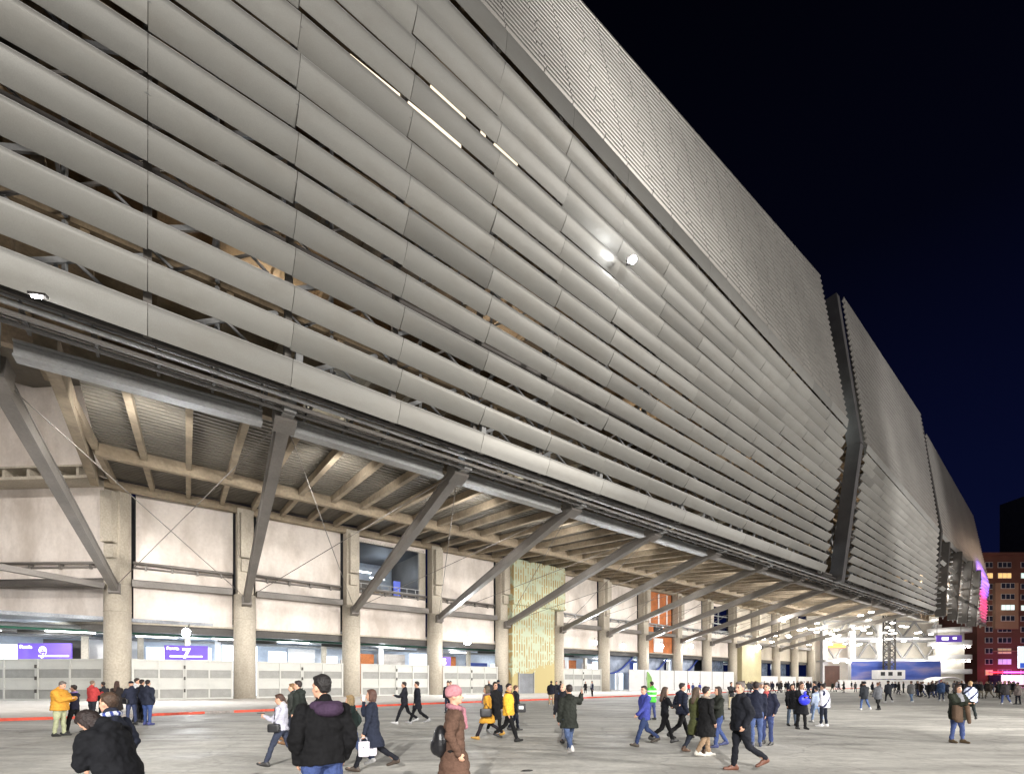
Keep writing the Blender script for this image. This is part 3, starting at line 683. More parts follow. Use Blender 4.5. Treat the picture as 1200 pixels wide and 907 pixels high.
b = MB(); b.box((0, 0, 3.6), 7, 2.4, 2.4); b.build('cabin_body', M_white, ct)
for x in (-2.4, -.4, 2): b = MB(); b.box((x, -1.24, 3.8), 1.1, .06, 1.0); b.build('window', M_dark, ct)
b = MB()
for x in (-3, 3): b.box((x, 0, 1.2), .3, 2, 2.4)
b.build('support', M_steel_l, ct)
mt = thing('lattice_mast', 'dark lattice steel mast standing in front of the truss hall', 'mast', tuple(at(1042, 806, 129)))
b = MB(); H = 22
for x in (-.9, .9):
    for y in (-.9, .9): b.bar((x, y, 0), (x, y, H), .28)
b.build('chords', M_steel_d, mt)
b = MB()
for k in range(12):
    z = k * H / 12
    for y in (-.9, .9): b.bar((-.9, y, z), (.9, y, z + H / 12), .16); b.bar((-.9, y, z), (.9, y, z), .16); b.bar((.9, y, z), (-.9, y, z + H / 12), .16)
b.build('lattice', M_steel_d, mt)
rp = thing('ramp_tower', 'round white ramp tower of stacked curved decks beside the brick building', 'building', tuple(at(1112, 806, 136)))
for z in (4, 8, 12, 15.6):
    b = MB(); n = 40; Rr = 4.8
    ring = [(Rr * math.cos(2 * math.pi * k / n), Rr * math.sin(2 * math.pi * k / n)) for k in range(n)]
    b.prism([(x, y, z) for x, y in ring], [(x, y, z + 1.3) for x, y in ring], 0, True); b.build('curved_deck', M_white, rp)
b = MB(); b.tube((0, 0, 0), (0, 0, 16), 3.2, n=24); b.build('core', M_hall, rp)
b = MB()
for k in range(7):
    a = R(180 + 30 * k)
    for z in (5.6, 9.6): b.box((4.2 * math.cos(a), 4.2 * math.sin(a), z + 1.9), .5, .5, .2)
b.build('deck_lamps', M_farlamp, rp)
light('POINT', 'ramp_lamp', at(1105, 770, 122), 900, (1, .96, .9), .5)

# ------------------------------------------------------------------ brick block, tower, shop fronts
def brick_mat(name, c1, c2, mo):
    m = bpy.data.materials.new(name); m.use_nodes = True; nt = m.node_tree; b = nt.nodes['Principled BSDF']; L = nt.links.new
    tc = nd(nt, 'ShaderNodeTexCoord'); sx = nd(nt, 'ShaderNodeSeparateXYZ'); L(tc.outputs['Object'], sx.inputs[0])
    ad = nd(nt, 'ShaderNodeMath', operation='ADD'); L(sx.outputs['X'], ad.inputs[0]); L(sx.outputs['Y'], ad.inputs[1])
    cb_ = nd(nt, 'ShaderNodeCombineXYZ'); L(ad.outputs[0], cb_.inputs['X']); L(sx.outputs['Z'], cb_.inputs['Y'])
    br = nd(nt, 'ShaderNodeTexBrick'); L(cb_.outputs[0], br.inputs['Vector']); br.inputs['Scale'].default_value = 3.2; br.inputs['Mortar Size'].default_value = .03
    br.inputs['Color1'].default_value = (*c1, 1); br.inputs['Color2'].default_value = (*c2, 1); br.inputs['Mortar'].default_value = (*mo, 1)
    no = nd(nt, 'ShaderNodeTexNoise'); no.inputs['Scale'].default_value = .2; L(tc.outputs['Object'], no.inputs['Vector'])
    mr = nd(nt, 'ShaderNodeMapRange'); L(no.outputs['Fac'], mr.inputs['Value']); mr.inputs['To Min'].default_value = .6; mr.inputs['To Max'].default_value = 1.4
    vm = nd(nt, 'ShaderNodeVectorMath', operation='SCALE'); L(br.outputs['Color'], vm.inputs[0]); L(mr.outputs[0], vm.inputs['Scale'])
    L(vm.outputs[0], b.inputs['Base Color']); b.inputs['Roughness'].default_value = .9; return m
M_brk = brick_mat('red_brick', (.17, .055, .038), (.135, .045, .033), (.14, .08, .065)); M_brk2 = brick_mat('tan_brick', (.33, .185, .12), (.29, .16, .105), (.3, .2, .15))
M_wfr = mat('window_frame_paint', (.6, .58, .58), .6); M_wg = mat('dark_pane', (.03, .035, .06), .15, 0, var=.4, bump=0)
bb = thing('apartment_building', 'tall red brick apartment block with a paler bay and pink lit shops', 'building', (146, 150, 0))
def PB(mb, name, m, par=None): return mb.build(name, m, par or bb)
b = MB(); b.box((24, 12, 20.5), 48, 24, 41); wl = PB(b, 'wall', M_brk)
b = MB(); b.box((24, 11.6, 41.4), 49, 26, .8); b.box((6, 8, 42.6), 5, 5, 1.8); PB(b, 'roof', M_brk)
b = MB(); b.box((8.35, -.5, 25.2), 7.2, 1.0, 14.4); PB(b, 'brick_bay', M_brk2)
b = MB(); b.box((8.6, -.25, 11.2), 8, .5, .35); PB(b, 'string_course', M_brk2)
lit = {(0, 1): ('warm_win', (1, .65, .25), .9), (1, 1): ('warm_win', (1, .65, .25), .9), (1, 4): ('cool_win', (.75, .95, .9), 1.0), (2, 4): ('cool_win', (.75, .95, .9), 1.0), (2, 1): ('cool_win', (.75, .95, .9), 1.0), (1, 9): ('cool_dim', (.7, .7, 1), .35)}
for r in range(11):
    z = 38.2 - r * 3.37
    for c, (x, w_) in enumerate(((3.6, 2.4), (8.5, 4.2), (15.4, 3.6), (22, 3.4), (28, 3), (34, 3))):
        y = -1.02 if c == 1 and 18 < z < 32.4 else -.02
        f = MB(); f.box((x, y - .05, z), w_, .16, 1.75); fo = PB(f, 'window', M_wfr)
        e = lit.get((c, r)); m = emit(*e) if e else (M_wg if random.random() < .96 else emit('dim_win', (.8, .6, .35), .3))
        n = 3 if w_ > 3 else 2; p = MB()
        for k in range(n): p.box((x - w_ / 2 + w_ * (k + .5) / n, y - .15, z), w_ / n - .22, .05, 1.5)
        p.build('pane', m, fo)
for x, w_, m in ((5.2, 4.2, emit('red_neon', (1, .03, .06), 4)), (10.8, 7.4, emit('pink_neon', (1, .1, .5), 5))):
    b = MB(); b.box((x, -.9, 4.55), w_, .3, .42); PB(b, 'shop_sign', m)
    b = MB(); b.box((x, -.3, 2.2), w_ - .6, .3, 3); PB(b, 'shop_window', emit('shop_glow', (1, .75, .9), 1.2) if x > 6 else M_wg)
light('POINT', 'shop_glow_lamp', (156, 145, 6), 900, (.85, .12, .75), .5); light('POINT', 'shop_glow_lamp', (149, 146, 5), 300, (1, .1, .2), .5)
light('POINT', 'street_glow', (150, 128, 26), 3200, (1, .7, .5), .5)
bw = thing('brick_wing', 'lower dark red brick wing between the stadium and the tall apartment block', 'building', (128, 158, 0))
b = MB(); b.box((9, 6, 9.3), 18, 12, 18.6); b.build('wall', M_brk, bw)
for r in range(5):
    for c in range(5):
        f = MB(); f.box((2 + c * 3.6, -.05, 16.6 - r * 3.3), 2.2, .16, 1.7); fo = f.build('window', M_wfr, bw)
        p = MB(); p.box((2 + c * 3.6, -.15, 16.6 - r * 3.3), 1.8, .05, 1.35); p.build('pane', M_wg if (r, c) not in ((0, 4), (2, 3)) else emit('cool_dim', (.7, .7, 1), 1.), fo)
b = MB(); b.box((9, 6, 18.8), 18.6, 12.6, .4); b.build('roof', M_brk, bw)
tt = thing('tower_block', 'unlit dark tower block rising behind the brick apartment block', 'building', (250, 225, 0))
b = MB(); b.box((16, 10, 46), 32, 20, 92); b.build('wall', mat('dark_render', (.05, .05, .07), .9), tt)
for r in range(14):
    b = MB()
    for c in range(6): b.box((3 + c * 5, -.05, 86 - r * 4), 2.4, .12, 1.8)
    b.build('window_row', M_wg, tt)
for sx_, sy, sz, lab in ((1197, 756, 6, 'white lit sign panel with a blue foot on a pole at the right edge'),):
    p = at(1201, 806, 118); t = thing('pole_sign', lab, 'sign', tuple(p))
    b = MB(); b.box((0, 0, 7.6), 3.2, .4, 5.4); b.build('sign_board', emit('signbox', (.8, .92, 1), .9), t); b = MB(); b.box((0, -.05, 5.6), 2.8, .4, 1.2); b.build('blue_band', emit('signblue', (.05, .12, .6), .8), t)
    b = MB(); b.tube((0, 0, 0), (0, 0, 5), .15); b.build('pole', M_steel_l, t)
pb = thing('purple_banner', 'purple lit banner hanging below the far end of the overhang', 'banner', tuple(at(1112, 748, 120)))
b = MB(); b.box((0, 0, 0), 6.4, .12, 1.7); b.build('banner_cloth', M_purple, pb); b = MB(); b.box((-1, -.08, 0), 1.6, .05, .7); b.box((1.4, -.08, .1), .9, .05, .5); b.build('pale_marks', M_signw, pb)
b = MB()
for x in (-3, 3): b.tube((x, 0, .8), (x, 0, 3.6), .05, n=6)
b.build('hanger', M_steel_d, pb)
pu = thing('tarpaulin_stall', 'white rounded tarpaulin stall beside the crowd at the far right', 'stall', tuple(at(1114, 811, 110)))
b = MB(); n = 10
for k in range(n):
    a0, a1 = math.pi * k / n, math.pi * (k + 1) / n
    b.prism([(3.4 * math.cos(a), 0, 1.9 + 1.7 * math.sin(a)) for a in (a0, a1)] + [(3.3 * math.cos(a), 0, 1.85 + 1.6 * math.sin(a)) for a in (a1, a0)],
            [(3.4 * math.cos(a), 4, 1.9 + 1.7 * math.sin(a)) for a in (a0, a1)] + [(3.3 * math.cos(a), 4, 1.85 + 1.6 * math.sin(a)) for a in (a1, a0)])
b.build('canopy', M_white, pu)
for x in (-3.2, 3.2): b = MB(); b.tube((x, .1, 0), (x, .1, 1.95), .05); b.build('leg', M_steel_l, pu)
light('POINT', 'stall_lamp', at(1114, 785, 109), 200, (1, .85, 1), .3)
light('SPOT', 'facade_fill', (112, 52, 9), 85000, (1, .96, .93), .5, tuple(W(95, 0, 32)), 52)  # added fill spot to brighten the second facade section
# purple and red light on the far facade edge
light('SPOT', 'purple_wash', W(166, 10, 22), 30000, (.3, .12, 1), .5, tuple(W(153, 1, 26)), 26)
light('SPOT', 'red_wash', W(166, 10, 16), 20000, (1, .05, .25), .5, tuple(W(154, 1, 20)), 26)

# ------------------------------------------------------------------ people
PEND = []     # (object, voxel, post)
class PM:
    """collects ellipsoids / tapered capsules / lofts and is remeshed into one skin"""
    def __init__(s): s.v = []; s.f = []
    def _grid(s, rings, cap0, cap1):
        n = len(rings[0]); base = len(s.v)
        for r in rings: s.v += [tuple(p) for p in r]
        for i in range(len(rings) - 1):
            for k in range(n):
                k2 = (k + 1) % n; a = base + i * n; s.f.append((a + k, a + k2, a + n + k2, a + n + k))
        i0 = len(s.v); s.v.append(tuple(cap0)); i1 = len(s.v); s.v.append(tuple(cap1)); e = base + (len(rings) - 1) * n
        for k in range(n):
            k2 = (k + 1) % n; s.f.append((i0, base + k2, base + k)); s.f.append((i1, e + k, e + k2))
    def ell(s, c, rx, ry, rz, M=None, n=14):
        c = Vector(c); M = M or Matrix.Identity(3); rings = []
        for i in range(1, 9):
            a = math.pi * i / 9 - math.pi / 2
            rings.append([c + M @ Vector((rx * math.cos(a) * math.cos(b), ry * math.cos(a) * math.sin(b), rz * math.sin(a))) for b in [2 * math.pi * k / n for k in range(n)]])
        s._grid(rings, c + M @ Vector((0, 0, -rz)), c + M @ Vector((0, 0, rz)))
    def cap(s, p, q, r1, r2, n=12, flat=1.0, side=None):
        p = Vector(p); q = Vector(q); d = (q - p)
        if d.length < 1e-5: d = Vector((0, 0, .001))
        d.normalize(); S = Vector(side) if side is not None else d.cross(Vector((0, 1, .01)))
        S = (S - d * S.dot(d)).normalized(); U = d.cross(S); rings = []
        for i in (-3, -2, -1): a = i / 3 * math.pi / 2 * .97; rings.append((p + d * r1 * math.sin(a), r1 * math.cos(a)))
        rings.append((p, r1)); rings.append(((p + q) / 2, (r1 + r2) / 2)); rings.append((q, r2))
        for i in (1, 2, 3): a = i / 3 * math.pi / 2 * .97; rings.append((q + d * r2 * math.sin(a), r2 * math.cos(a)))
        rr = [[c + (S * math.cos(b) + U * math.sin(b) * flat) * r for b in [2 * math.pi * k / n for k in range(n)]] for c, r in rings]
        s._grid(rr, rings[0][0] - d * .001, rings[-1][0] + d * .001)
    def loft(s, rings, n=20):    # (centre, rx(forward), ry(side), matrix)
        rr = [[Vector(c) + M @ Vector((rx * math.cos(b), ry * math.sin(b), 0)) for b in [2 * math.pi * k / n for k in range(n)]] for c, rx, ry, M in rings]
        s._grid(rr, rings[0][0], rings[-1][0])
    def box(s, c, sx, sy, sz, M=None, r=.2):
        c = Vector(c); M = M or Matrix.Identity(3); rings = []
        def sq(w, l): # rounded rectangle
            out = []
            for k in range(16):
                a = 2 * math.pi * k / 16; ca, sa = math.cos(a), math.sin(a); e = .45
                out.append((w / 2 * math.copysign(abs(ca) ** e, ca), l / 2 * math.copysign(abs(sa) ** e, sa)))
            return out
        for z, k in ((-.5, .8), (-.45, .97), (-.2, 1), (.2, 1), (.45, .97), (.5, .8)):
            rings.append([c + M @ Vector((x * k, y * k, z * sz)) for x, y in sq(sx, sy)])
        s._grid(rings, c + M @ Vector((0, 0, -sz / 2)), c + M @ Vector((0, 0, sz / 2)))
    def obj(s, name, m, parent, vox, post=None, smooth=2):
        me = bpy.data.meshes.new(name); me.from_pydata(s.v, [], s.f); 
        for x in (m if isinstance(m, list) else [m]): me.materials.append(x)
        o = bpy.data.objects.new(name, me); col.objects.link(o); o.parent = parent
        r = o.modifiers.new('r', 'REMESH'); r.mode = 'VOXEL'; r.voxel_size = vox; r.use_smooth_shade = True
        k = o.modifiers.new('s', 'SMOOTH'); k.factor = .5; k.iterations = smooth
        PEND.append((o, post)); return o
def cloth(c, rough=.85, name='cloth', sheen=False):
    g_ = (c[0] + c[1] + c[2]) / 3; k_ = .45 if g_ < .06 else .22 if g_ < .2 else .08
    c = tuple(q + (g_ - q) * k_ for q in c)
    if g_ < .06: c = tuple(q * .85 for q in c)
    key = name + '_%02x%02x%02x' % tuple(int(min(1, x) * 255) for x in c)
    return mat(key, c, rough, 0, var=.22, vscale=5, fine=.15, fscale=40, bump=.35, bscale=22, spec=.15)
def skinmat(c=(.52, .29, .2)):
    return mat('skin_%02x' % int(c[0] * 255), c, .55, 0, var=.06, vscale=8, fine=.04, fscale=60, bump=.05)
M_eye = mat('eye_dark', (.02, .015, .012), .3); M_lip = mat('lips', (.42, .15, .12), .5); M_brow = mat('brow_hair', (.05, .03, .02), .9)
def hairm(c): return mat('hair_%02x%02x' % (int(c[0] * 255), int(c[1] * 255)), c, .6, 0, var=.35, vscale=14, fine=.3, fscale=70, bump=.5, bscale=60)

BLACK = (.012, .012, .014); NAVY = (.012, .018, .05); JEANS = (.035, .06, .15); DJEANS = (.02, .03, .08); BRN = (.05, .025, .015); DHAIR = (.018, .011, .008)
def person(x, y, head, label, H=1.75, pos=None, gait='stand', arms='down', top=BLACK, topk='jacket', legc=DJEANS, shoe=(.02, .02, .02), hair=DHAIR, hairk='short',
           skin=(.55, .31, .21), hat=None, hood=None, scarf=None, lean=0, look=0, nod=0, det=None, group=None, puffy=0, quilt=None, wide=1., cap=None, glasses=False, ph=0, hem=None, armL=None, armR=None, name='person', gloves=None, shirt=None, loc=None, vest=None, draped=None, stripes=None):
    """x, y: photo pixel of the feet; head: heading in degrees (0 = right, 90 = away, 180 = left, -90 = towards the camera)"""
    P0 = Vector(loc) if loc else G(x, y); D = P0.length
    if P0.x > 0 and False: pass
    vox = det or (.011 if D < 8 else .016 if D < 14 else .022 if D < 24 else .03 if D < 60 else .045)
    near = D < 12
    K = H / 1.75
    T = thing(name, label, 'person', tuple(P0), R(head), group)
    v = lambda a, b, c: Vector((a * K, b * K, c * K))
    # legs -------------------------------------------------
    if gait == 'walk': LA = (24, 6, -20, 32)      # L hip fwd, L knee bend, R hip, R knee
    elif gait == 'walk2': LA = (-20, 30, 24, 5)
    elif gait == 'step': LA = (14, 8, -10, 22)
    elif gait == 'step2': LA = (-10, 20, 14, 6)
    elif gait == 'lift': LA = (-13, 38, 6, 3)
    else: LA = (3, 2, -2, 3)
    legs = []
    for sd, (hp, kn) in ((1, LA[:2]), (-1, LA[2:])):
        hip = v(0, sd * .092, .92); sp_ = .03 if gait != 'stand' else .045
        k = hip + v(math.sin(R(hp)) * .43, sd * sp_ * .5, -math.cos(R(hp)) * .43)
        a = hp - kn; an = k + v(math.sin(R(a)) * .42, sd * sp_ * .4, -math.cos(R(a)) * .42)
        fa = R(-max(0, kn - 12) * .9 + (14 if hp > 15 and kn < 10 else 0))
        toe = an + v(math.cos(fa) * .19, sd * .02, -.05 * math.cos(fa) + math.sin(fa) * .19)
        heel = an + v(-.05 * math.cos(fa) + math.sin(-fa) * -.0, 0, -.05)
        if fa < 0: heel = an + v(-.05 * math.cos(fa), 0, -.05 * math.cos(fa) - .05 * math.sin(fa))
        legs.append([hip, k, an, toe, heel])
    zmin = min(min(l[3].z, l[4].z) for l in legs) - .032 * K
    dz = Vector((0, 0, -zmin))
    for l in legs:
        for i in range(5): l[i] = l[i] + dz
    B = Matrix.Rotation(R(lean), 3, 'Y')          # lean forward about pelvis
    pel = v(0, 0, .95) + dz
    def U(a, b, c): return pel + B @ v(a, b, c - .95)
    neck = U(0, 0, 1.47); HM = B @ Matrix.Rotation(R(look), 3, 'Z') @ Matrix.Rotation(R(nod), 3, 'Y')
    hc = neck + HM @ v(.025, 0, .165)
    def Hh(a, b, c): return hc + HM @ v(a, b, c)
    # arms -------------------------------------------------
    def arm(sd, mode):
        sh = U(0, sd * .19, 1.405)
        tab = {'down': (4, 8, 12, 0), 'swingf': (24, 7, 25, 0), 'swingb': (-24, 8, 14, 0), 'phone': (22, 2, 92, 18), 'hold': (30, 4, 70, 25), 'pocket': (-14, 16, 42, 18),
               'ear': (62, 38, 138, 8), 'mouth': (50, 6, 128, 22), 'cross': (28, 6, 88, 62), 'carry': (6, 10, 10, 0), 'point': (70, 10, 20, 0), 'out': (6, 26, 14, -8), 'hips': (-20, 44, 80, 50)}
        f, ab, el, inn = tab[mode]
        def dirv(f, ab): return B @ Vector((math.sin(R(f)) * math.cos(R(ab)), sd * math.sin(R(ab)), -math.cos(R(f)) * math.cos(R(ab))))
        e = sh + dirv(f, ab) * .29 * K
        d2 = Vector((math.sin(R(f + el)), 0, -math.cos(R(f + el)))); d2 = Matrix.Rotation(-sd * R(inn) * 1.0, 3, 'Z') @ d2
        if mode in ('down', 'swingf', 'swingb', 'carry'): d2.y += sd * .03
        d2.normalize(); d2 = B @ d2
        w_ = e + d2 * .25 * K
        return sh, e, w_, d2
    am = {'pocket2': ('pocket', 'pocket'), 'walk': ('swingb', 'swingf'), 'walk2': ('swingf', 'swingb')}.get(arms, (arms, arms))
    al = arm(1, armL or am[0]); ar = arm(-1, armR or am[1])
    # body (one continuous mesh) ---------------------------
    b = PM(); I3 = Matrix.Identity(3)
    b.ell(Hh(-.008, 0, .02), .094 * K, .074 * K, .105 * K, HM); b.ell(Hh(.022, 0, -.055), .066 * K, .055 * K, .062 * K, HM); b.ell(Hh(.058, 0, -.092), .026 * K, .028 * K, .022 * K, HM)
    b.cap(Hh(.082, 0, .005), Hh(.108, 0, -.032), .009 * K, .014 * K, 8); b.ell(Hh(.074, 0, .022), .018 * K, .052 * K, .012 * K, HM); b.ell(Hh(.079, 0, -.063), .015 * K, .024 * K, .011 * K, HM)
    for sd in (1, -1):
        b.ell(Hh(-.006, sd * .077, -.012), .018 * K, .010 * K, .031 * K, HM); b.ell(Hh(.055, sd * .038, -.03), .024 * K, .02 * K, .024 * K, HM)
    b.cap(neck - Vector((0, 0, .04)), Hh(-.02, 0, -.06), .056 * K, .052 * K)
    b.loft([(U(0, 0, .93), .09 * K, .13 * K, B), (U(0, 0, 1.1), .085 * K, .12 * K, B), (U(0, 0, 1.3), .1 * K, .15 * K, B), (U(0, 0, 1.42), .075 * K, .14 * K, B), (U(0, 0, 1.47), .05 * K, .06 * K, B)])
    for (sh, e, w_, d2), sd in ((al, 1), (ar, -1)):
        b.cap(sh, e, .046 * K, .038 * K); b.cap(e, w_, .038 * K, .026 * K)
        side = B @ Vector((0, sd, 0)); pn = side - d2 * side.dot(d2); pn = pn.normalized() if pn.length > .1 else Vector((0, sd, 0)); fw = pn.cross(d2).normalized() * sd
        if fw.x < 0: fw = -fw
        pm_ = w_ + d2 * .05 * K
        b.cap(w_ + d2 * .02 * K, w_ + d2 * .075 * K, .030 * K, .036 * K, flat=.5, side=fw)
        if vox < .02:
            for q in range(4):
                r0 = w_ + d2 * .08 * K + fw * (.027 - .018 * q) * K; l1 = (.036, .042, .039, .03)[q] * K; r1 = r0 + d2 * l1 - pn * .008; r2 = r1 + (d2 * .7 - pn * .7).normalized() * l1 * .8
                b.cap(r0, r1, .0095 * K, .009 * K, 8); b.cap(r1, r2, .009 * K, .0075 * K, 8)
            r0 = w_ + d2 * .03 * K + fw * .025 * K; r1 = r0 + (d2 * .6 + fw * .6 - pn * .2) * .04 * K; b.cap(r0, r1, .012 * K, .0105 * K, 8); b.cap(r1, r1 + (d2 * .9 + fw * .1 - pn * .4) * .03 * K, .0105 * K, .008 * K, 8)
        else: b.cap(w_ + d2 * .08 * K, w_ + d2 * .13 * K - pn * .02, .034 * K, .022 * K, flat=.55, side=fw)
    for hip, k, an, toe, heel in legs:
        b.cap(hip, k, .07 * K, .048 * K); b.cap(k, an, .046 * K, .032 * K); b.cap(heel + v(0, 0, .02), toe + v(-.02, 0, .01), .03 * K, .024 * K)
    marks = [(Hh(.084, .033, .004), .0115 * K, 1), (Hh(.084, -.033, .004), .0115 * K, 1), (Hh(.09, 0, -.063), .02 * K, 2), (Hh(.088, .034, .026), .014 * K, 3), (Hh(.088, -.034, .026), .014 * K, 3)] if vox <= .022 else []
    def mark(me):
        for p in me.polygons:
            c = p.center
            for q, r, mi in marks:
                if (c - q).length < max(r, vox * .75): p.material_index = mi
    bo = b.obj('body', [skinmat(skin), M_eye, M_lip, M_brow], T, min(vox, .012 if D < 14 else vox), mark, 2 if vox < .02 else 1)
    # legs wear --------------------------------------------
    def disp(me, fn):
        vs_ = [(q.co.copy(), q.normal.copy()) for q in me.vertices]; out = []
        for c, n_ in vs_: out.extend(c + n_ * fn(c))
        me.vertices.foreach_set('co', out)
    fold = lambda amp, sc: (lambda me: disp(me, lambda c: noise.noise(c * sc + P0) * amp + noise.noise(c * sc * 2.7 + P0) * amp * .5))
    t = PM(); fl_ = 1.0
    t.loft([(pel + v(0, 0, -.11), .095 * K * wide, .15 * K * wide, I3), (pel + v(0, 0, 0), .115 * K * wide, .165 * K * wide, I3), (pel + v(0, 0, .1), .105 * K * wide, .145 * K * wide, I3)])
    for hip, k, an, toe, heel in legs:
        t.cap(hip + v(0, 0, -.02), k, .098 * K * wide, .068 * K); t.cap(k, an + v(0, 0, .03), .067 * K, .056 * K)
    t.obj('trousers', cloth(legc), T, vox, fold(.018, 9), 3)
    for hip, k, an, toe, heel in legs:
        s_ = PM(); s_.cap(heel, toe, .044 * K, .036 * K, flat=.95); s_.cap(heel + v(0, 0, .01), an + v(0, 0, .04), .046 * K, .05 * K); s_.cap(heel + v(0, 0, .02), (heel + toe) / 2 + v(0, 0, .03), .045 * K, .04 * K)
        s_.obj('shoe', mat('shoe_%02x%02x%02x' % tuple(int(q * 255) for q in shoe), shoe, .5, var=.15, vscale=12), T, min(vox, .022), None, 1)
    # jacket / coat ----------------------------------------
    j = PM(); g_ = {'jacket': .80, 'parka': .70, 'coat': .50, 'puffer': .82, 'shirt': .88, 'cape': .62}[topk] if hem is None else hem
    a_ = {'jacket': 1., 'parka': 1.08, 'coat': 1.02, 'puffer': 1.17, 'shirt': .9, 'cape': 1.15}[topk] * wide
    rings = []
    def ring(z, rx, ry, fx=0):
        if z < .95: c = pel + v(fx, 0, z - .95) + (B @ v(0, 0, 0)); M = I3
        else: c = U(fx, 0, z); M = B
        rings.append((c, rx * K * a_, ry * K * a_, M))
    fl2 = .04 if g_ < .65 else .01
    if gait.startswith('walk') and g_ < .75: fl2 += .05
    ck = .035 if g_ < .65 else 0
    ring(g_, .135 + fl2 + ck, .178 + fl2 * .5 + ck)
    if g_ < .8: ring((g_ + .95) / 2, .14 + fl2 * .5 + ck, .185 + ck * .6)
    ring(.95, .132, .18); ring(1.1, .125, .168); ring(1.25, .132, .178); ring(1.36, .125, .178); ring(1.43, .098, .15); ring(1.475, .075, .09); ring(1.505, .07, .075)
    j.loft(rings)
    for sh, e, w_, d2 in (al, ar):
        j.cap(sh + B @ v(0, 0, -.015), e, .076 * K * (1 + (a_ - 1) * .8), .06 * K * a_); j.cap(e, w_ + d2 * .005, .058 * K * a_, .046 * K * a_)
    if hood is not None and hood == 'down': j.ell(U(-.1, 0, 1.45), .085 * K, .12 * K, .07 * K, B); 
    if topk in ('parka', 'puffer', 'jacket'): j.cap(U(-.03, 0, 1.48), U(-.02, 0, 1.51), .082 * K, .075 * K)
    def post(me, f1=fold(.016 if puffy else .028, 6.5)):
        f1(me)
        if puffy:
            disp(me, lambda c: (abs(math.sin((c.z + .02 * math.sin(c.y * 9)) * math.pi / puffy)) ** .5 - .6) * .017 if c.z < 1.46 * K else 0)
        if me.materials and len(me.materials) > 1:
            for p in me.polygons:
                c = p.center
                if shirt and c.x > .03 and abs(c.y) < .045 + (c.z - 1.1) * .09 and c.z > 1.05 * K and (p.normal.x > .3): p.material_index = 1
                if vest and ((abs(c.z - 1.1) < .04) or (abs(c.z - 1.3) < .03)): p.material_index = 1
    jm_ = [cloth(top)] + ([cloth(shirt)] if shirt else [mat('reflective', (.75, .78, .75), .4)] if vest else [])
    j.obj('coat' if g_ < .65 else 'jacket', jm_, T, vox, post, 4)
    # hair, hats -------------------------------------------
    if hat is not None:
        h = PM(); h.ell(Hh(-.014, 0, .06), .118 * K, .1 * K, .1 * K, HM); h.ell(Hh(-.02, 0, .02), .108 * K, .098 * K, .05 * K, HM)
        h.obj('hat', cloth(hat), T, min(vox, .02), fold(.004, 20), 2)
    elif cap is not None:
        h = PM(); h.ell(Hh(-.01, 0, .06), .102 * K, .084 * K, .068 * K, HM); h.cap(Hh(.08, .03, .045), Hh(.08, -.03, .045), .05 * K, .05 * K, flat=.2, side=HM @ Vector((1, 0, 0))); h.obj('cap', cloth(cap), T, min(vox, .02), None, 1)
    if hood == 'up':
        h = PM(); h.ell(Hh(-.04, 0, .0), .11 * K, .108 * K, .14 * K, HM); h.cap(Hh(-.05, 0, -.05), U(-.05, 0, 1.42), .1 * K, .11 * K); h.obj('hood', cloth(scarf or top), T, min(vox, .022), fold(.01, 9), 2)
    elif hairk != 'bald' :
        h = PM()
        if hat is None and cap is None:
            h.ell(Hh(-.026, 0, .045), .094 * K, .084 * K, .098 * K, HM); h.ell(Hh(.03, 0, .098), .055 * K, .062 * K, .032 * K, HM)
            h.ell(Hh(-.052, 0, -.005), .052 * K, .07 * K, .06 * K, HM)
        if hairk == 'long':
            h.cap(Hh(-.06, 0, 0), U(-.11, 0, 1.36), .078 * K, .06 * K)
            for sd in (1, -1): h.cap(Hh(-.02, sd * .07, .0), Hh(-.02, sd * .088, -.2), .033 * K, .026 * K)
        elif hairk == 'bob':
            h.cap(Hh(-.05, 0, .02), Hh(-.045, 0, -.1), .08 * K, .07 * K)
            for sd in (1, -1): h.cap(Hh(-.01, sd * .068, .02), Hh(.005, sd * .078, -.09), .034 * K, .026 * K)
        elif hairk == 'pony': h.cap(Hh(-.1, 0, .03), Hh(-.16, 0, -.12), .035 * K, .02 * K)
        elif hairk == 'bun': h.ell(Hh(-.05, 0, .15), .045 * K, .045 * K, .045 * K, HM)
        if h.v: h.obj('hair', hairm(hair), T, min(vox, .02 if D > 12 else .010), (lambda me: disp(me, lambda c: noise.noise(c * 34) * .007)), 1)
    if scarf is not None and hood != 'up':
        h = PM(); 
        for k in range(8):
            a0 = 2 * math.pi * k / 8; a1 = 2 * math.pi * (k + 1) / 8
            h.cap(U(.085 * math.cos(a0), .095 * math.sin(a0), 1.49 - .02 * math.cos(a0)), U(.085 * math.cos(a1), .095 * math.sin(a1), 1.49 - .02 * math.cos(a1)), .036 * K, .036 * K, 8)
        h.cap(U(.12, .05, 1.46), U(.15, .07, 1.22), .035 * K, .04 * K, flat=.5)
        def sp_(me):
            fold(.01, 14)(me)
            if stripes:
                for p in me.polygons: p.material_index = 1 if math.sin(math.atan2(p.center.y, p.center.x) * 9 + p.center.z * 30) > .2 else 0
        h.obj('scarf', [cloth(scarf)] + ([cloth(stripes)] if stripes else []), T, min(vox, .022), sp_, 1)
    if glasses:
        h = PM()
        for sd in (1, -1): h.ell(Hh(.094, sd * .033, .004), .008 * K, .025 * K, .018 * K, HM)
        h.cap(Hh(.096, .01, .008), Hh(.096, -.01, .008), .006, .006, 6); h.obj('sunglasses', M_eye, T, .008, None, 0)
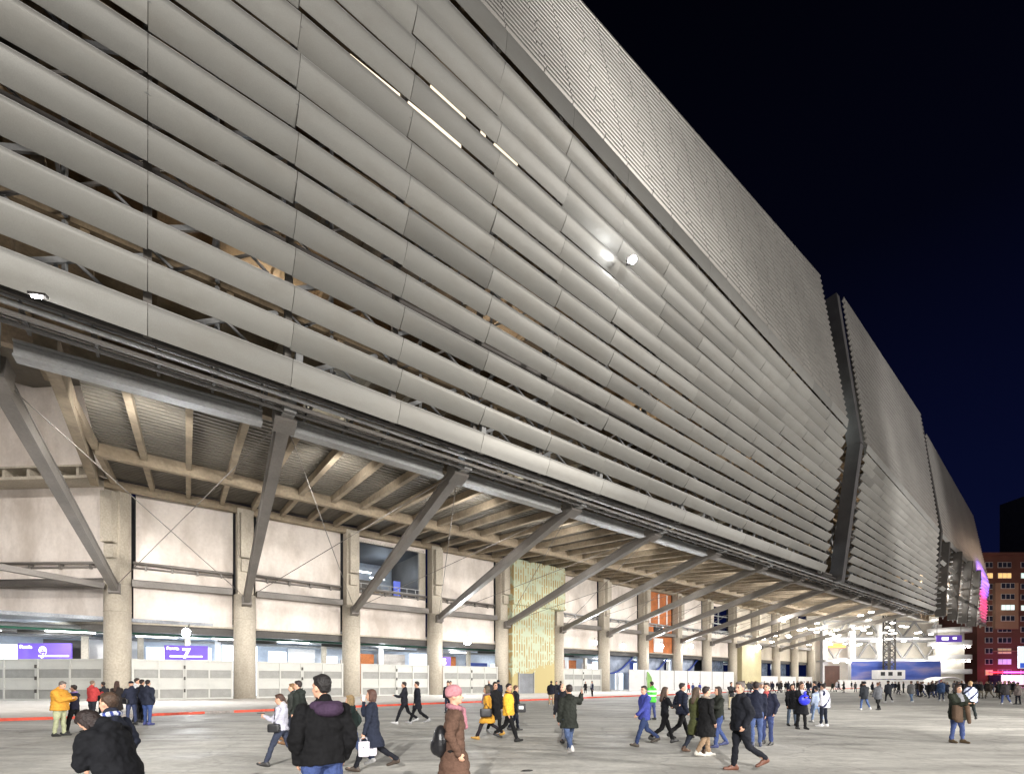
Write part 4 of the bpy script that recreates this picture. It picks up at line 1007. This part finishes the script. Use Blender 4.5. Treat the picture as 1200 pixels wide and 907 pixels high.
    if draped is not None:
        h = PM(); h.loft([(U(-.05, 0, .78), .15 * K, .25 * K, I3), (U(-.05, 0, 1.1), .15 * K, .24 * K, B), (U(-.03, 0, 1.38), .14 * K, .23 * K, B), (U(-.01, 0, 1.49), .09 * K, .1 * K, B)])
        def dp(me):
            fold(.03, 5)(me)
            for p in me.polygons:
                c = p.center; p.material_index = 1 if (math.sin(c.z * 14 + c.y * 16) > .72) else 0
        h.obj('draped_flag', [cloth(draped), cloth((.02, .03, .12))], T, min(vox, .022), dp, 2)
    T['_j'] = 0; del T['_j']
    def world(p): return T.matrix_basis @ p if False else Matrix.Translation(P0) @ Matrix.Rotation(R(head), 4, 'Z') @ p
    return {'T': T, 'wL': world(al[2] + al[3] * .09 * K), 'wR': world(ar[2] + ar[3] * .09 * K), 'dL': al[3], 'back': world(U(-.2, 0, 1.25)), 'hipL': world(U(.0, .24, .95)), 'hipR': world(U(.0, -.24, .95)), 'chest': world(U(.2, 0, 1.2)), 'P0': P0, 'h': R(head), 'v': vox, 'head': world(hc), 'K': K}
def held(name, label, cat, p, h, parts, vox=.012):
    """parts: list of (part_name, PM builder function, material)"""
    T = thing(name, label, cat, tuple(p), h)
    for pn, fn, m in parts: q = PM(); fn(q); q.obj(pn, m, T, vox, None, 1)
    return T
M_leather = mat('black_leather', (.012, .012, .014), .4, bump=.2); M_phone = mat('phone_black', (.01, .01, .012), .15)

lt = thing('crushed_can', 'flattened dark scrap lying on the paving near the bottom centre', 'litter', tuple(G(618, 903)), .3)
b = MB(); b.prism([(.12 * math.cos(k) * (1 + .2 * (k % 2)), .07 * math.sin(k), .002) for k in range(6)], [(.1 * math.cos(k), .06 * math.sin(k), .02) for k in range(6)]); b.build('scrap', mat('dark_scrap', (.02, .02, .02), .6), lt)
# --- nearest figures
n1 = person(0, 0, 178, 'dark haired woman bowing her head in a bulky black coat at the bottom left', H=1.57, loc=(-3.74, 4.55, 0), arms='cross', lean=20, nod=38, top=(.010, .011, .016), topk='parka', hairk='bob', hair=(.016, .008, .007), hood='down', wide=1.25)
n2 = person(0, 0, 176, 'young man with a brown quiff, navy jacket and white scarf beside the bowing woman', H=1.60, loc=(-4.50, 5.35, 0), arms='pocket2', top=(.014, .02, .045), topk='jacket', legc=(.09, .085, .09), hair=(.05, .026, .014), scarf=(.5, .52, .6), stripes=(.02, .05, .3), wide=1.1, lean=0)
n3 = person(0, 0, 125, 'stout man in a black fleece jacket with purple hood lining, seen from behind', H=1.79, loc=(-1.98, 5.0, 0), arms='pocket2', top=(.008, .008, .010), topk='jacket', legc=(.03, .06, .2), wide=1.22, hair=(.01, .008, .008), look=30, hem=.86)
q = PM(); q.ell((-.14, -.03, 1.46), .09, .15, .08); q.cap((-.08, .1, 1.5), (-.1, -.13, 1.5), .05, .05); q.obj('hood_lining', cloth((.055, .018, .07)), n3['T'], .012, None, 2)
n3b = person(411, 900, 170, 'person with light brown hair and white trainers mostly hidden behind the stout man', H=1.5, gait='walk', arms='pocket2', top=(.012, .03, .026), hair=(.25, .17, .08), hairk='bob', shoe=(.7, .7, .7), legc=JEANS)
n4 = person(0, 0, 8, 'woman in a pink knitted hat and long brown quilted coat', H=1.66, loc=(-.73, 6.05, 0), arms='down', armR='pocket', top=(.11, .055, .034), topk='coat', hem=.55, hat=(.42, .18, .205), scarf=(.33, .14, .17), legc=(.015, .013, .014), puffy=.125, hair=(.3, .2, .12), hairk='short', wide=1.02, look=-12, nod=-6)
held('backpack', 'small black backpack worn by the woman in the pink hat', 'backpack', n4['back'] + Vector((0.02, -.02, -.2)), n4['h'], [('bag', lambda q: (q.ell((0, 0, 0), .10, .15, .21), q.ell((-.05, 0, -.06), .08, .11, .12)), M_leather), ('strap', lambda q: q.cap((.1, -.1, .17), (.16, -.12, .3), .018, .018, 8), M_leather)])
n5 = person(868, 903, 182, 'grey haired man in dark navy walking left in the foreground, hands in pockets', H=1.72, gait='lift', arms='pocket2', top=(.012, .014, .024), topk='jacket', legc=(.012, .014, .024), shoe=(.13, .05, .03), hair=(.12, .1, .09), wide=1.22, look=25)
n6 = person(1122, 870, -88, 'woman in an olive green parka holding a folded brown coat at the right', H=1.63, arms='hold', top=(.025, .032, .017), topk='parka', legc=(.04, .07, .22), shoe=(.09, .06, .03), hair=(.03, .015, .01), hairk='bob', wide=1.22, shirt=(.2, .2, .22))
held('folded_coat', 'brown coat folded over the arm of the woman in the olive parka', 'coat', n6['chest'] + Vector((-.14, -.02, -.27)), 0, [('cloth', lambda q: (q.box((-.06, 0, .02), .24, .15, .42), q.box((-.04, -.03, -.18), .2, .1, .16)), cloth((.10, .06, .035))), ('sleeve', lambda q: q.cap((.12, -.1, .2), (.16, -.12, -.25), .06, .045), cloth((.12, .07, .04)))], .02)
# --- middle distance, left
person(70, 862, 8, 'heavy man in a yellow hooded jacket and pale khaki trousers facing right', H=1.74, arms='hold', top=(.62, .29, .02), topk='puffer', puffy=.11, legc=(.38, .40, .24), wide=1.28, hood='down', hair=(.12, .1, .09), nod=20)
person(87, 859, 190, 'slim woman in sunglasses and dark clothes facing the man in yellow', H=1.62, arms='hold', top=(.02, .02, .06), topk='shirt', legc=(.012, .012, .014), glasses=True, scarf=(.3, .2, .5), hair=DHAIR, gait='step')
person(108, 842, 80, 'man in a bright red jacket seen from behind', H=1.76, arms='hold', top=(.55, .02, .02), legc=(.03, .035, .06), wide=1.22, hair=(.2, .14, .1))
person(121, 841, 165, 'person with short dark hair half hidden behind the red jacket', H=1.7, top=(.03, .03, .04), legc=BLACK)
person(137, 845, 95, 'person with long brown hair and a dark brown coat seen from behind', H=1.74, top=(.05, .035, .03), topk='coat', hairk='long', hair=(.06, .028, .018), legc=BLACK)
p6 = person(154, 849, 160, 'person in a navy padded jacket and navy cap carrying a small black bag', H=1.74, arms='hold', top=(.02, .028, .07), topk='puffer', puffy=.1, legc=(.04, .055, .13), cap=(.012, .014, .03), wide=.98)
held('shoulder_bag', 'small black bag hanging at the hip of the person in the navy cap', 'bag', p6['hipL'] + Vector((.05, -.05, .0)), p6['h'], [('bag', lambda q: q.box((0, 0, 0), .28, .1, .2), M_leather), ('strap', lambda q: q.cap((.08, 0, .1), (0, -.08, .45), .012, .012, 8), M_leather)], .016)
person(160, 845, 30, 'person in a white jacket standing behind the navy padded jackets', H=1.86, top=(.7, .7, .72), legc=(.03, .03, .04))
person(173, 849, 85, 'broad person in a dark navy parka and bright blue jeans seen from behind', H=1.78, arms='pocket2', top=(.018, .026, .06), topk='parka', legc=(.03, .07, .24), wide=1.24, hem=.78, shoe=(.05, .06, .2))
person(166, 846, 75, 'person with black hair half hidden behind the dark navy parka', H=1.8, top=(.02, .02, .03), legc=BLACK)
p9 = person(330, 897, 184, 'woman in a pale lilac jacket walking left and looking at her phone', H=1.52, gait='walk', arms='down', armL='phone', armR='hold', top=(.42, .42, .5), topk='jacket', legc=(.03, .045, .1), hair=(.05, .022, .014), hairk='pony', nod=10, hem=.9, gloves=1)
held('phone', 'black phone held by the woman in the lilac jacket', 'phone', p9['wL'] + Vector((-.02, 0, .03)), p9['h'], [('case', lambda q: q.box((0, 0, 0), .15, .075, .014), M_phone)], .006)
held('waist_bag', 'black bag slung in front of the woman in the lilac jacket', 'bag', p9['P0'] + Vector((-.06, -.2, .80)), p9['h'], [('bag', lambda q: q.box((0, 0, 0), .25, .1, .17), M_leather), ('strap', lambda q: q.cap((0, 0, .08), (-.06, .1, .42), .012, .012, 8), M_leather)], .014)
person(350, 872, 182, 'bearded man in a dark green parka walking left behind the woman in lilac', H=1.8, gait='walk', arms='pocket2', top=(.02, .028, .022), topk='parka', legc=(.02, .025, .05), hood='down', shoe=(.12, .06, .025))
person(343, 868, 185, 'companion with light brown hair walking just beyond the dark green parka', H=1.72, gait='walk2', arms='pocket2', top=(.03, .035, .03), hair=(.15, .08, .03), legc=(.02, .025, .05), shoe=(.12, .06, .025))
p12 = person(436, 903, 183, 'woman in a long navy coat holding a white cup to her mouth', H=1.62, gait='walk', arms='down', armR='mouth', armL='carry', top=(.012, .02, .05), topk='coat', hem=.56, hair=(.07, .03, .02), hairk='bob', legc=(.015, .017, .025), shoe=(.05, .035, .025))
held('paper_cup', 'white paper cup held at the mouth by the woman in the navy coat', 'cup', p12['wR'] + Vector((0, 0, .0)), 0, [('cup', lambda q: q.cap((0, 0, -.03), (0, 0, .05), .024, .032), M_white)], .006)
def bagf(q): q.box((0, 0, -.17), .21, .11, .29)
def handf(q):
    for y in (-.04, .04):
        for k in range(6):
            a0, a1 = math.pi * k / 6, math.pi * (k + 1) / 6; q.cap((.07 * math.cos(a0), y, -.03 + .09 * math.sin(a0)), (.07 * math.cos(a1), y, -.03 + .09 * math.sin(a1)), .006, .006, 6)
M_bagw = mat('paper_white', (.62, .6, .66), .6, var=.04)
for dx, dy, lab in ((.02, 0, 'white paper shopping bag with a small grey crest, held by the navy coat woman'), (.12, .12, 'second white shopping bag, behind the crested one')):
    hb = held('shopping_bag', lab, 'bag', p12['wL'] + Vector((dx, dy, -.06)), R(8), [('bag', bagf, M_bagw), ('handle', handf, M_bagw)], .007)
    if dy == 0:
        c = MB()
        for k in range(12):
            a0 = math.pi * 2 * k / 12; a1 = math.pi * 2 * (k + 1) / 12; c.bar((.035 * math.cos(a0), -.066, -.17 + .035 * math.sin(a0)), (.035 * math.cos(a1), -.066, -.17 + .035 * math.sin(a1)), .006)
        c.bar((-.02, -.067, -.19), (.02, -.067, -.15), .006); c.box((0, -.067, -.125), .03, .006, .018); c.build('crest', mat('crest_grey', (.25, .24, .28), .6), hb)
person(474, 848, 182, 'man in a dark jacket walking left beside a friend in a long black coat', H=1.76, gait='walk', arms='hold', top=(.02, .02, .035), legc=(.012, .013, .02), shoe=(.5, .5, .5))
p14 = person(489, 848, 182, 'man in a long dark navy overcoat walking left near the kerb', H=1.78, gait='walk2', arms='pocket2', top=(.01, .012, .025), topk='coat', hem=.66, legc=(.01, .012, .02), shoe=(.3, .3, .3))
person(525, 835, -95, 'person with a dark topknot just left of the pink hat', H=1.72, top=(.02, .02, .03), hairk='bun')
person(528, 832, -80, 'far figure in black standing behind the topknot', H=1.74, top=BLACK, legc=BLACK)
p16 = person(571, 866, 175, 'woman in a long yellow coat with a mauve scarf and tan boots', H=1.64, gait='walk', arms='pocket2', top=(.68, .34, .02), topk='coat', hem=.58, legc=(.03, .02, .03), shoe=(.4, .22, .04), scarf=(.2, .12, .14), hair=(.08, .06, .04), hairk='bob')
held('handbag', 'black handbag on the arm of the woman in the long yellow coat', 'bag', p16['hipL'] + Vector((0, -.12, -.02)), R(5), [('bag', lambda q: q.box((0, 0, 0), .36, .13, .25), M_leather), ('handle', lambda q: (q.cap((-.1, 0, .1), (0, 0, .28), .012, .012, 8), q.cap((.1, 0, .1), (0, 0, .28), .012, .012, 8)), M_leather)], .014)
person(580, 860, -60, 'dark coated person walking between the two yellow coats', H=1.72, gait='step', top=BLACK, topk='coat', legc=BLACK, shoe=(.5, .5, .5), hairk='long')
person(596, 868, -22, 'man in a bright yellow puffer jacket and black trousers striding right', H=1.72, gait='walk2', arms='walk', armR='down', top=(.8, .42, .015), topk='puffer', puffy=.1, legc=(.010, .010, .014), wide=1.02, scarf=(.1, .03, .02), look=-25)
p19 = person(604, 856, 20, 'person in black with a dark bag at the right of the yellow puffer jacket', H=1.6, gait='step', top=(.015, .018, .03), legc=(.015, .02, .04), hair=(.1, .05, .03), hairk='short')
held('tote_bag', 'dark bag with a pale patch carried right of the yellow puffer jacket', 'bag', p19['hipR'] + Vector((.12, 0, -.05)), 0, [('bag', lambda q: q.box((0, 0, 0), .34, .14, .3), M_leather), ('patch', lambda q: q.box((0, -.08, .02), .18, .02, .12), M_white)], .016)
person(573, 828, -90, 'person with a white cap in a dark patterned top behind the yellow coats', H=1.82, top=(.05, .05, .06), cap=(.5, .45, .45))
person(584, 829, 100, 'person in a navy hooded coat near the stair tower corner', H=1.8, top=(.015, .02, .05), topk='parka', hat=(.015, .02, .05))
person(646, 827, 95, 'broad figure in dark navy jacket and khaki trousers seen from behind', H=1.76, top=(.012, .016, .03), legc=(.35, .26, .15), wide=1.25, shoe=(.3, .3, .3))
person(657, 827, 110, 'person in blue jeans standing next to the khaki trousers near the door', H=1.76, top=(.02, .025, .05), legc=(.04, .09, .25), arms='hold')
person(652, 824, -80, 'person between the khaki trousers and the blue jeans', H=1.74, top=(.03, .03, .04))
person(686, 813, -60, 'far figure in black left of the person in the white and navy top', H=1.7, top=BLACK, topk='coat', legc=BLACK)
person(694, 817, 200, 'far figure in a white and navy top with dark sleeves', H=1.75, top=(.02, .03, .09), shirt=(.6, .6, .7), legc=BLACK)
p26 = person(667, 883, 105, 'person in a dark olive parka and blue jeans holding a phone to the ear', H=1.70, gait='walk2', arms='down', armR='ear', armL='down', top=(.025, .03, .022), topk='parka', legc=(.055, .095, .21), shoe=(.6, .58, .56), hood='down', wide=1.05)
person(660, 869, -120, 'bald man half hidden behind the dark olive parka', H=1.72, gait='walk', top=(.02, .022, .03), hairk='bald', legc=(.35, .36, .42), skin=(.6, .36, .25))
p27 = person(764, 843, 120, 'steward in a fluorescent green jacket behind the man in blue', H=1.72, top=(.07, .5, .05), topk='jacket', vest=True, legc=(.04, .06, .2), wide=1.15)
ft = thing('feather_flag', 'narrow lime green feather flag standing by the white hoarding', 'flag', tuple(G(758, 838)))
b = MB(); b.tube((0, 0, 0), (0, 0, 2.2), .02, n=8); b.build('pole', M_steel_l, ft)
b = MB(); pts = [(0, 1.3), (.26, 1.32), (.3, 1.6), (.24, 1.95), (.1, 2.2), (0, 2.26), (-.04, 1.9)]
b.prism([(x, -.01, z) for x, z in pts], [(x + .01, .015, z) for x, z in pts]); b.build('sail', cloth((.2, .36, .11)), ft)
person(755, 874, 192, 'man in a royal blue jacket and jeans walking left', H=1.66, gait='walk', arms='walk2', top=(.025, .04, .3), legc=(.02, .04, .12), shoe=(.05, .04, .03), wide=1.12, look=25)
person(779, 871, 5, 'long haired woman in tight black clothes striding right', H=1.62, gait='walk', arms='down', armR='hold', top=(.012, .012, .016), topk='shirt', legc=(.008, .008, .01), hair=(.05, .025, .015), hairk='long', wide=.95)
person(799, 867, 12, 'man in a navy puffer jacket and black trousers walking right', H=1.73, gait='walk', arms='pocket2', top=(.012, .018, .05), topk='puffer', puffy=.09, legc=(.010, .010, .014), hood='down', look=-15)
person(816, 882, 20, 'person in a long olive coat behind the long black coat', H=1.6, gait='step2', top=(.09, .1, .03), topk='coat', legc=(.02, .03, .06), shoe=(.08, .04, .02), hairk='long', hair=(.08, .05, .03))
person(827, 886, 10, 'woman in a long black woollen coat and wide tan trousers', H=1.62, gait='step', arms='down', top=(.010, .010, .012), topk='coat', hem=.52, legc=(.3, .19, .1), shoe=(.6, .58, .52), hairk='short', scarf=(.3, .25, .2), wide=1.1)
person(842, 875, 186, 'woman in a dark green jacket and blue jeans turned towards the black coat', H=1.6, gait='step', arms='hold', top=(.028, .034, .024), topk='jacket', legc=(.03, .06, .2), hair=(.03, .016, .012), hairk='bob', shoe=(.03, .04, .12))
# --- middle distance, right
person(886, 875, 70, 'person in navy jacket and light blue jeans, right of the grey haired foreground man', H=1.73, top=(.012, .018, .05), legc=(.05, .09, .24), shoe=(.03, .04, .08), gait='step2')
person(899, 872, 215, 'man in a navy jacket with a red and white scarf', H=1.68, arms='pocket2', top=(.015, .02, .06), legc=(.03, .05, .16), shirt=(.55, .1, .1), hairk='short', wide=1.05)
person(892, 852, -100, 'person in a white top with a grey cap behind the red and white scarf', H=1.7, top=(.6, .6, .62), cap=(.3, .28, .28))
person(857, 831, -85, 'far man in a dark jacket and pale khaki trousers facing the camera', H=1.68, arms='hold', top=(.03, .03, .035), legc=(.4, .34, .22))
person(928, 850, -95, 'woman in a black jacket and grey jeans at the left of the long black coat', H=1.62, arms='down', top=(.012, .012, .015), topk='parka', legc=(.12, .17, .25), hair=DHAIR, hairk='bob')
p39 = person(939, 854, -90, 'woman with long brown hair in a long open black coat holding a blue bag', H=1.68, arms='hold', top=(.012, .013, .016), topk='coat', hem=.56, legc=(.010, .010, .012), shirt=(.55, .55, .6), hairk='long', hair=(.07, .03, .02), wide=1.1)
held('blue_bag', 'shiny royal blue bag held in front of the long black coat', 'bag', p39['chest'] + Vector((-.05, -.08, -.08)), 0, [('bag', lambda q: q.ell((0, 0, 0), .21, .12, .2), mat('blue_plastic', (.03, .04, .62), .35)), ('knot', lambda q: q.cap((0, 0, .18), (.02, 0, .27), .04, .05), mat('blue_plastic', (.03, .04, .62), .35))], .02)
person(955, 838, 140, 'person in a navy coat left of the fan wrapped in a white flag', H=1.74, gait='step', top=(.014, .02, .05), topk='parka', legc=(.03, .05, .14), shoe=(.5, .5, .5))
person(957, 846, 100, 'person carrying a pale blue bundle beside the fan in the white flag', H=1.5, gait='step', top=(.3, .36, .5), legc=(.2, .28, .45), shoe=(.6, .6, .6))
person(965, 851, 120, 'fan wrapped in a white flag with navy stripes, seen from behind', H=1.62, arms='pocket2', top=(.6, .6, .66), draped=(.7, .71, .8), legc=(.015, .02, .04), shoe=(.75, .75, .75), hair=DHAIR)
person(1013, 832, 92, 'person in a dark jacket, bright jeans and bobble hat walking away', H=1.72, gait='step', top=(.02, .025, .035), topk='parka', legc=(.05, .1, .26), shoe=(.7, .7, .7), hat=(.02, .02, .03))
person(1029, 832, 90, 'person in a grey coat with black trousers and brown hair walking away', H=1.68, gait='step2', top=(.1, .105, .12), topk='parka', legc=(.012, .012, .014), hair=(.12, .05, .03), wide=1.1)
person(1041, 823, 88, 'person in a navy parka and pointed hat walking away', H=1.78, gait='step', top=(.02, .025, .04), topk='parka', legc=(.02, .02, .03), hat=(.02, .02, .03), shoe=(.5, .5, .5), wide=1.12)
person(1068, 823, 90, 'person in a grey parka and pale jeans walking away past the barrier', H=1.78, gait='step2', top=(.11, .11, .11), topk='parka', legc=(.08, .15, .28), wide=1.2, shoe=(.7, .7, .7), hair=(.06, .03, .02))
person(1103, 821, 85, 'broad person in a blue jacket and red cap near the blue hoarding', H=1.85, top=(.02, .05, .13), topk='parka', legc=(.02, .04, .1), wide=1.35, cap=(.35, .05, .05), shoe=(.6, .6, .6))
person(1137, 843, 60, 'fan draped in a white and blue striped flag behind the olive parka woman', H=1.74, gait='step', top=(.02, .03, .04), draped=(.55, .6, .8), legc=(.02, .03, .03), hair=(.35, .22, .1))
person(1178, 825, 80, 'person in a brownish coat and blue jeans near the right edge', H=1.78, gait='step', top=(.06, .05, .055), topk='parka', legc=(.06, .1, .3), wide=1.15, shoe=(.6, .6, .6), hair=(.5, .3, .2))
person(1193, 825, 95, 'person in a grey and brown banded coat at the right edge of the photo', H=1.66, top=(.14, .11, .1), topk='parka', legc=(.015, .015, .02), wide=1.15)
for x, y, c, lab in ((807, 812, (.6, .03, .03), 'child in red by the white hoarding'), (812, 813, (.03, .05, .2), 'child in navy and white between the red child and the blue child'), (820, 812, (.02, .04, .35), 'child in bright blue by the white hoarding')):
    person(x, y, -80, lab, H=1.5, top=c, legc=(.03, .04, .1), gait='step')

# --- distant crowd: a handful of built figures copied with their own clothes
proto = []
G_far = 'distant people in the crowd at the far end of the plaza'
for k in range(5):
    r = person(0, 0, 0, 'x', H=1.74, loc=(300, 100 + k, 0), det=.05, gait=('stand', 'step', 'stand', 'step2', 'walk')[k], arms=('down', 'pocket2', 'hold', 'down', 'pocket2')[k], topk=('jacket', 'parka', 'coat', 'parka', 'jacket')[k], hairk=('short', 'bob', 'long', 'short', 'short')[k], top=(.02, .02, .02), legc=(.021, .02, .02), wide=(1.1, 1.15, 1.05, 1.2, 1.1)[k])
    proto.append(r['T'])
# finish every remeshed mesh in one evaluation
bpy.context.view_layer.update(); dg = bpy.context.evaluated_depsgraph_get()
for o, post in PEND:
    me = bpy.data.meshes.new_from_object(o.evaluated_get(dg)); me.name = o.name
    old = o.data
    if len(me.materials) != len(old.materials):
        me.materials.clear(); [me.materials.append(m) for m in old.materials]
    o['_n'] = 1; del o['_n']
    o.modifiers.clear(); o.data = me; bpy.data.meshes.remove(old)
    if post: post(me)
    me.polygons.foreach_set('use_smooth', [True] * len(me.polygons)); me.update()
tops_ = [((.012, .013, .02), 'black'), ((.012, .02, .055), 'navy'), ((.03, .03, .033), 'charcoal'), ((.1, .1, .11), 'grey'), ((.06, .035, .025), 'brown'), ((.5, .5, .54), 'white'), ((.02, .04, .03), 'dark green'), ((.12, .02, .03), 'dark red')]
legs_ = [(.012, .012, .015), (.02, .03, .07), (.04, .07, .2), (.2, .17, .12)]
wts = [9, 8, 5, 3, 2, 2, 2, 1]
zones = [(866, 902, 807.5, 813, 20, 'by the first far columns'), (902, 962, 806.5, 812, 30, 'along the far colonnade'), (962, 1000, 806.5, 812, 7, 'by the brown door of the truss hall'), (1000, 1062, 809, 814, 9, 'in front of the low white barrier'),
         (1072, 1098, 812, 817, 9, 'right of the low white barrier'), (1085, 1150, 810, 818, 24, 'below the ramp tower'), (1140, 1200, 811, 819, 22, 'in front of the pink lit shops')]
used = [False] * 5; taken = []
for x0, x1, y0, y1, n, where in zones:
    for q in range(n):
        k = random.randrange(5)
        for _ in range(30):
            p = G(random.uniform(x0, x1), random.uniform(y0, y1))
            if all((p - z).length > .55 for z in taken): break
        taken.append(p)
        src = proto[k]
        if used[k]: T = src.copy(); col.objects.link(T)
        else: T = src
        c, cn = random.choices(tops_, wts)[0]; lc = random.choice(legs_)
        T.location = p; T.rotation_euler = (0, 0, R(random.choice([90, 90, -90, 0, 180, 60, 120]) + random.uniform(-20, 20))); s_ = random.uniform(.92, 1.05); T.scale = (s_,) * 3
        T['label'] = 'distant person in a %s top %s' % (cn, where); T['group'] = 'distant people %s' % where; T['category'] = 'person'
        if used[k]:
            kids = []
            for ch in list(src.children):
                d = ch.copy(); col.objects.link(d); d.parent = T; kids.append(d)
        else: kids = list(src.children); used[k] = True
        for d in kids:
            base = d.name.split('.')[0]
            if base in ('jacket', 'coat'): d.material_slots[0].link = 'OBJECT'; d.material_slots[0].material = cloth(c)
            elif base == 'trousers': d.material_slots[0].link = 'OBJECT'; d.material_slots[0].material = cloth(lc)
            elif base == 'hair' and random.random() < .35: d.material_slots[0].link = 'OBJECT'; d.material_slots[0].material = hairm(random.choice([(.2, .12, .06), (.1, .05, .03), (.25, .22, .2)]))

# ------------------------------------------------------------------ sky, render settings
wd = bpy.data.worlds.new('World'); scene.world = wd; wd.use_nodes = True; nt = wd.node_tree; bg = nt.nodes['Background']
sk = nt.nodes.new('ShaderNodeTexSky'); sk.sky_type = 'NISHITA'; sk.sun_disc = False; sk.sun_elevation = R(-6); sk.sun_rotation = R(60); sk.altitude = 600
sk.sun_rotation = R(180)
L = nt.links.new
tc = nt.nodes.new('ShaderNodeTexCoord'); sx = nt.nodes.new('ShaderNodeSeparateXYZ'); L(tc.outputs['Generated'], sx.inputs[0])
cr = nt.nodes.new('ShaderNodeValToRGB'); L(sx.outputs['Z'], cr.inputs[0]); e = cr.color_ramp.elements
e[0].position = 0; e[0].color = (.0034, .0058, .032, 1); e[1].position = .85; e[1].color = (.0005, .0006, .0018, 1)
x = e.new(.33); x.color = (.002, .0032, .018, 1); x = e.new(.6); x.color = (.0009, .0012, .005, 1)
sc_ = nt.nodes.new('ShaderNodeVectorMath'); sc_.operation = 'MULTIPLY_ADD'; L(sk.outputs[0], sc_.inputs[0]); sc_.inputs[1].default_value = (.03, .04, .15); L(cr.outputs[0], sc_.inputs[2])
L(sc_.outputs[0], bg.inputs[0]); bg.inputs[1].default_value = 1
vs = scene.view_settings; vs.view_transform = 'Standard'; vs.look = 'None'; vs.gamma = 1; vs.exposure = 0
scene.cycles.use_denoising = True; scene.cycles.max_bounces = 6; scene.cycles.sample_clamp_indirect = 6
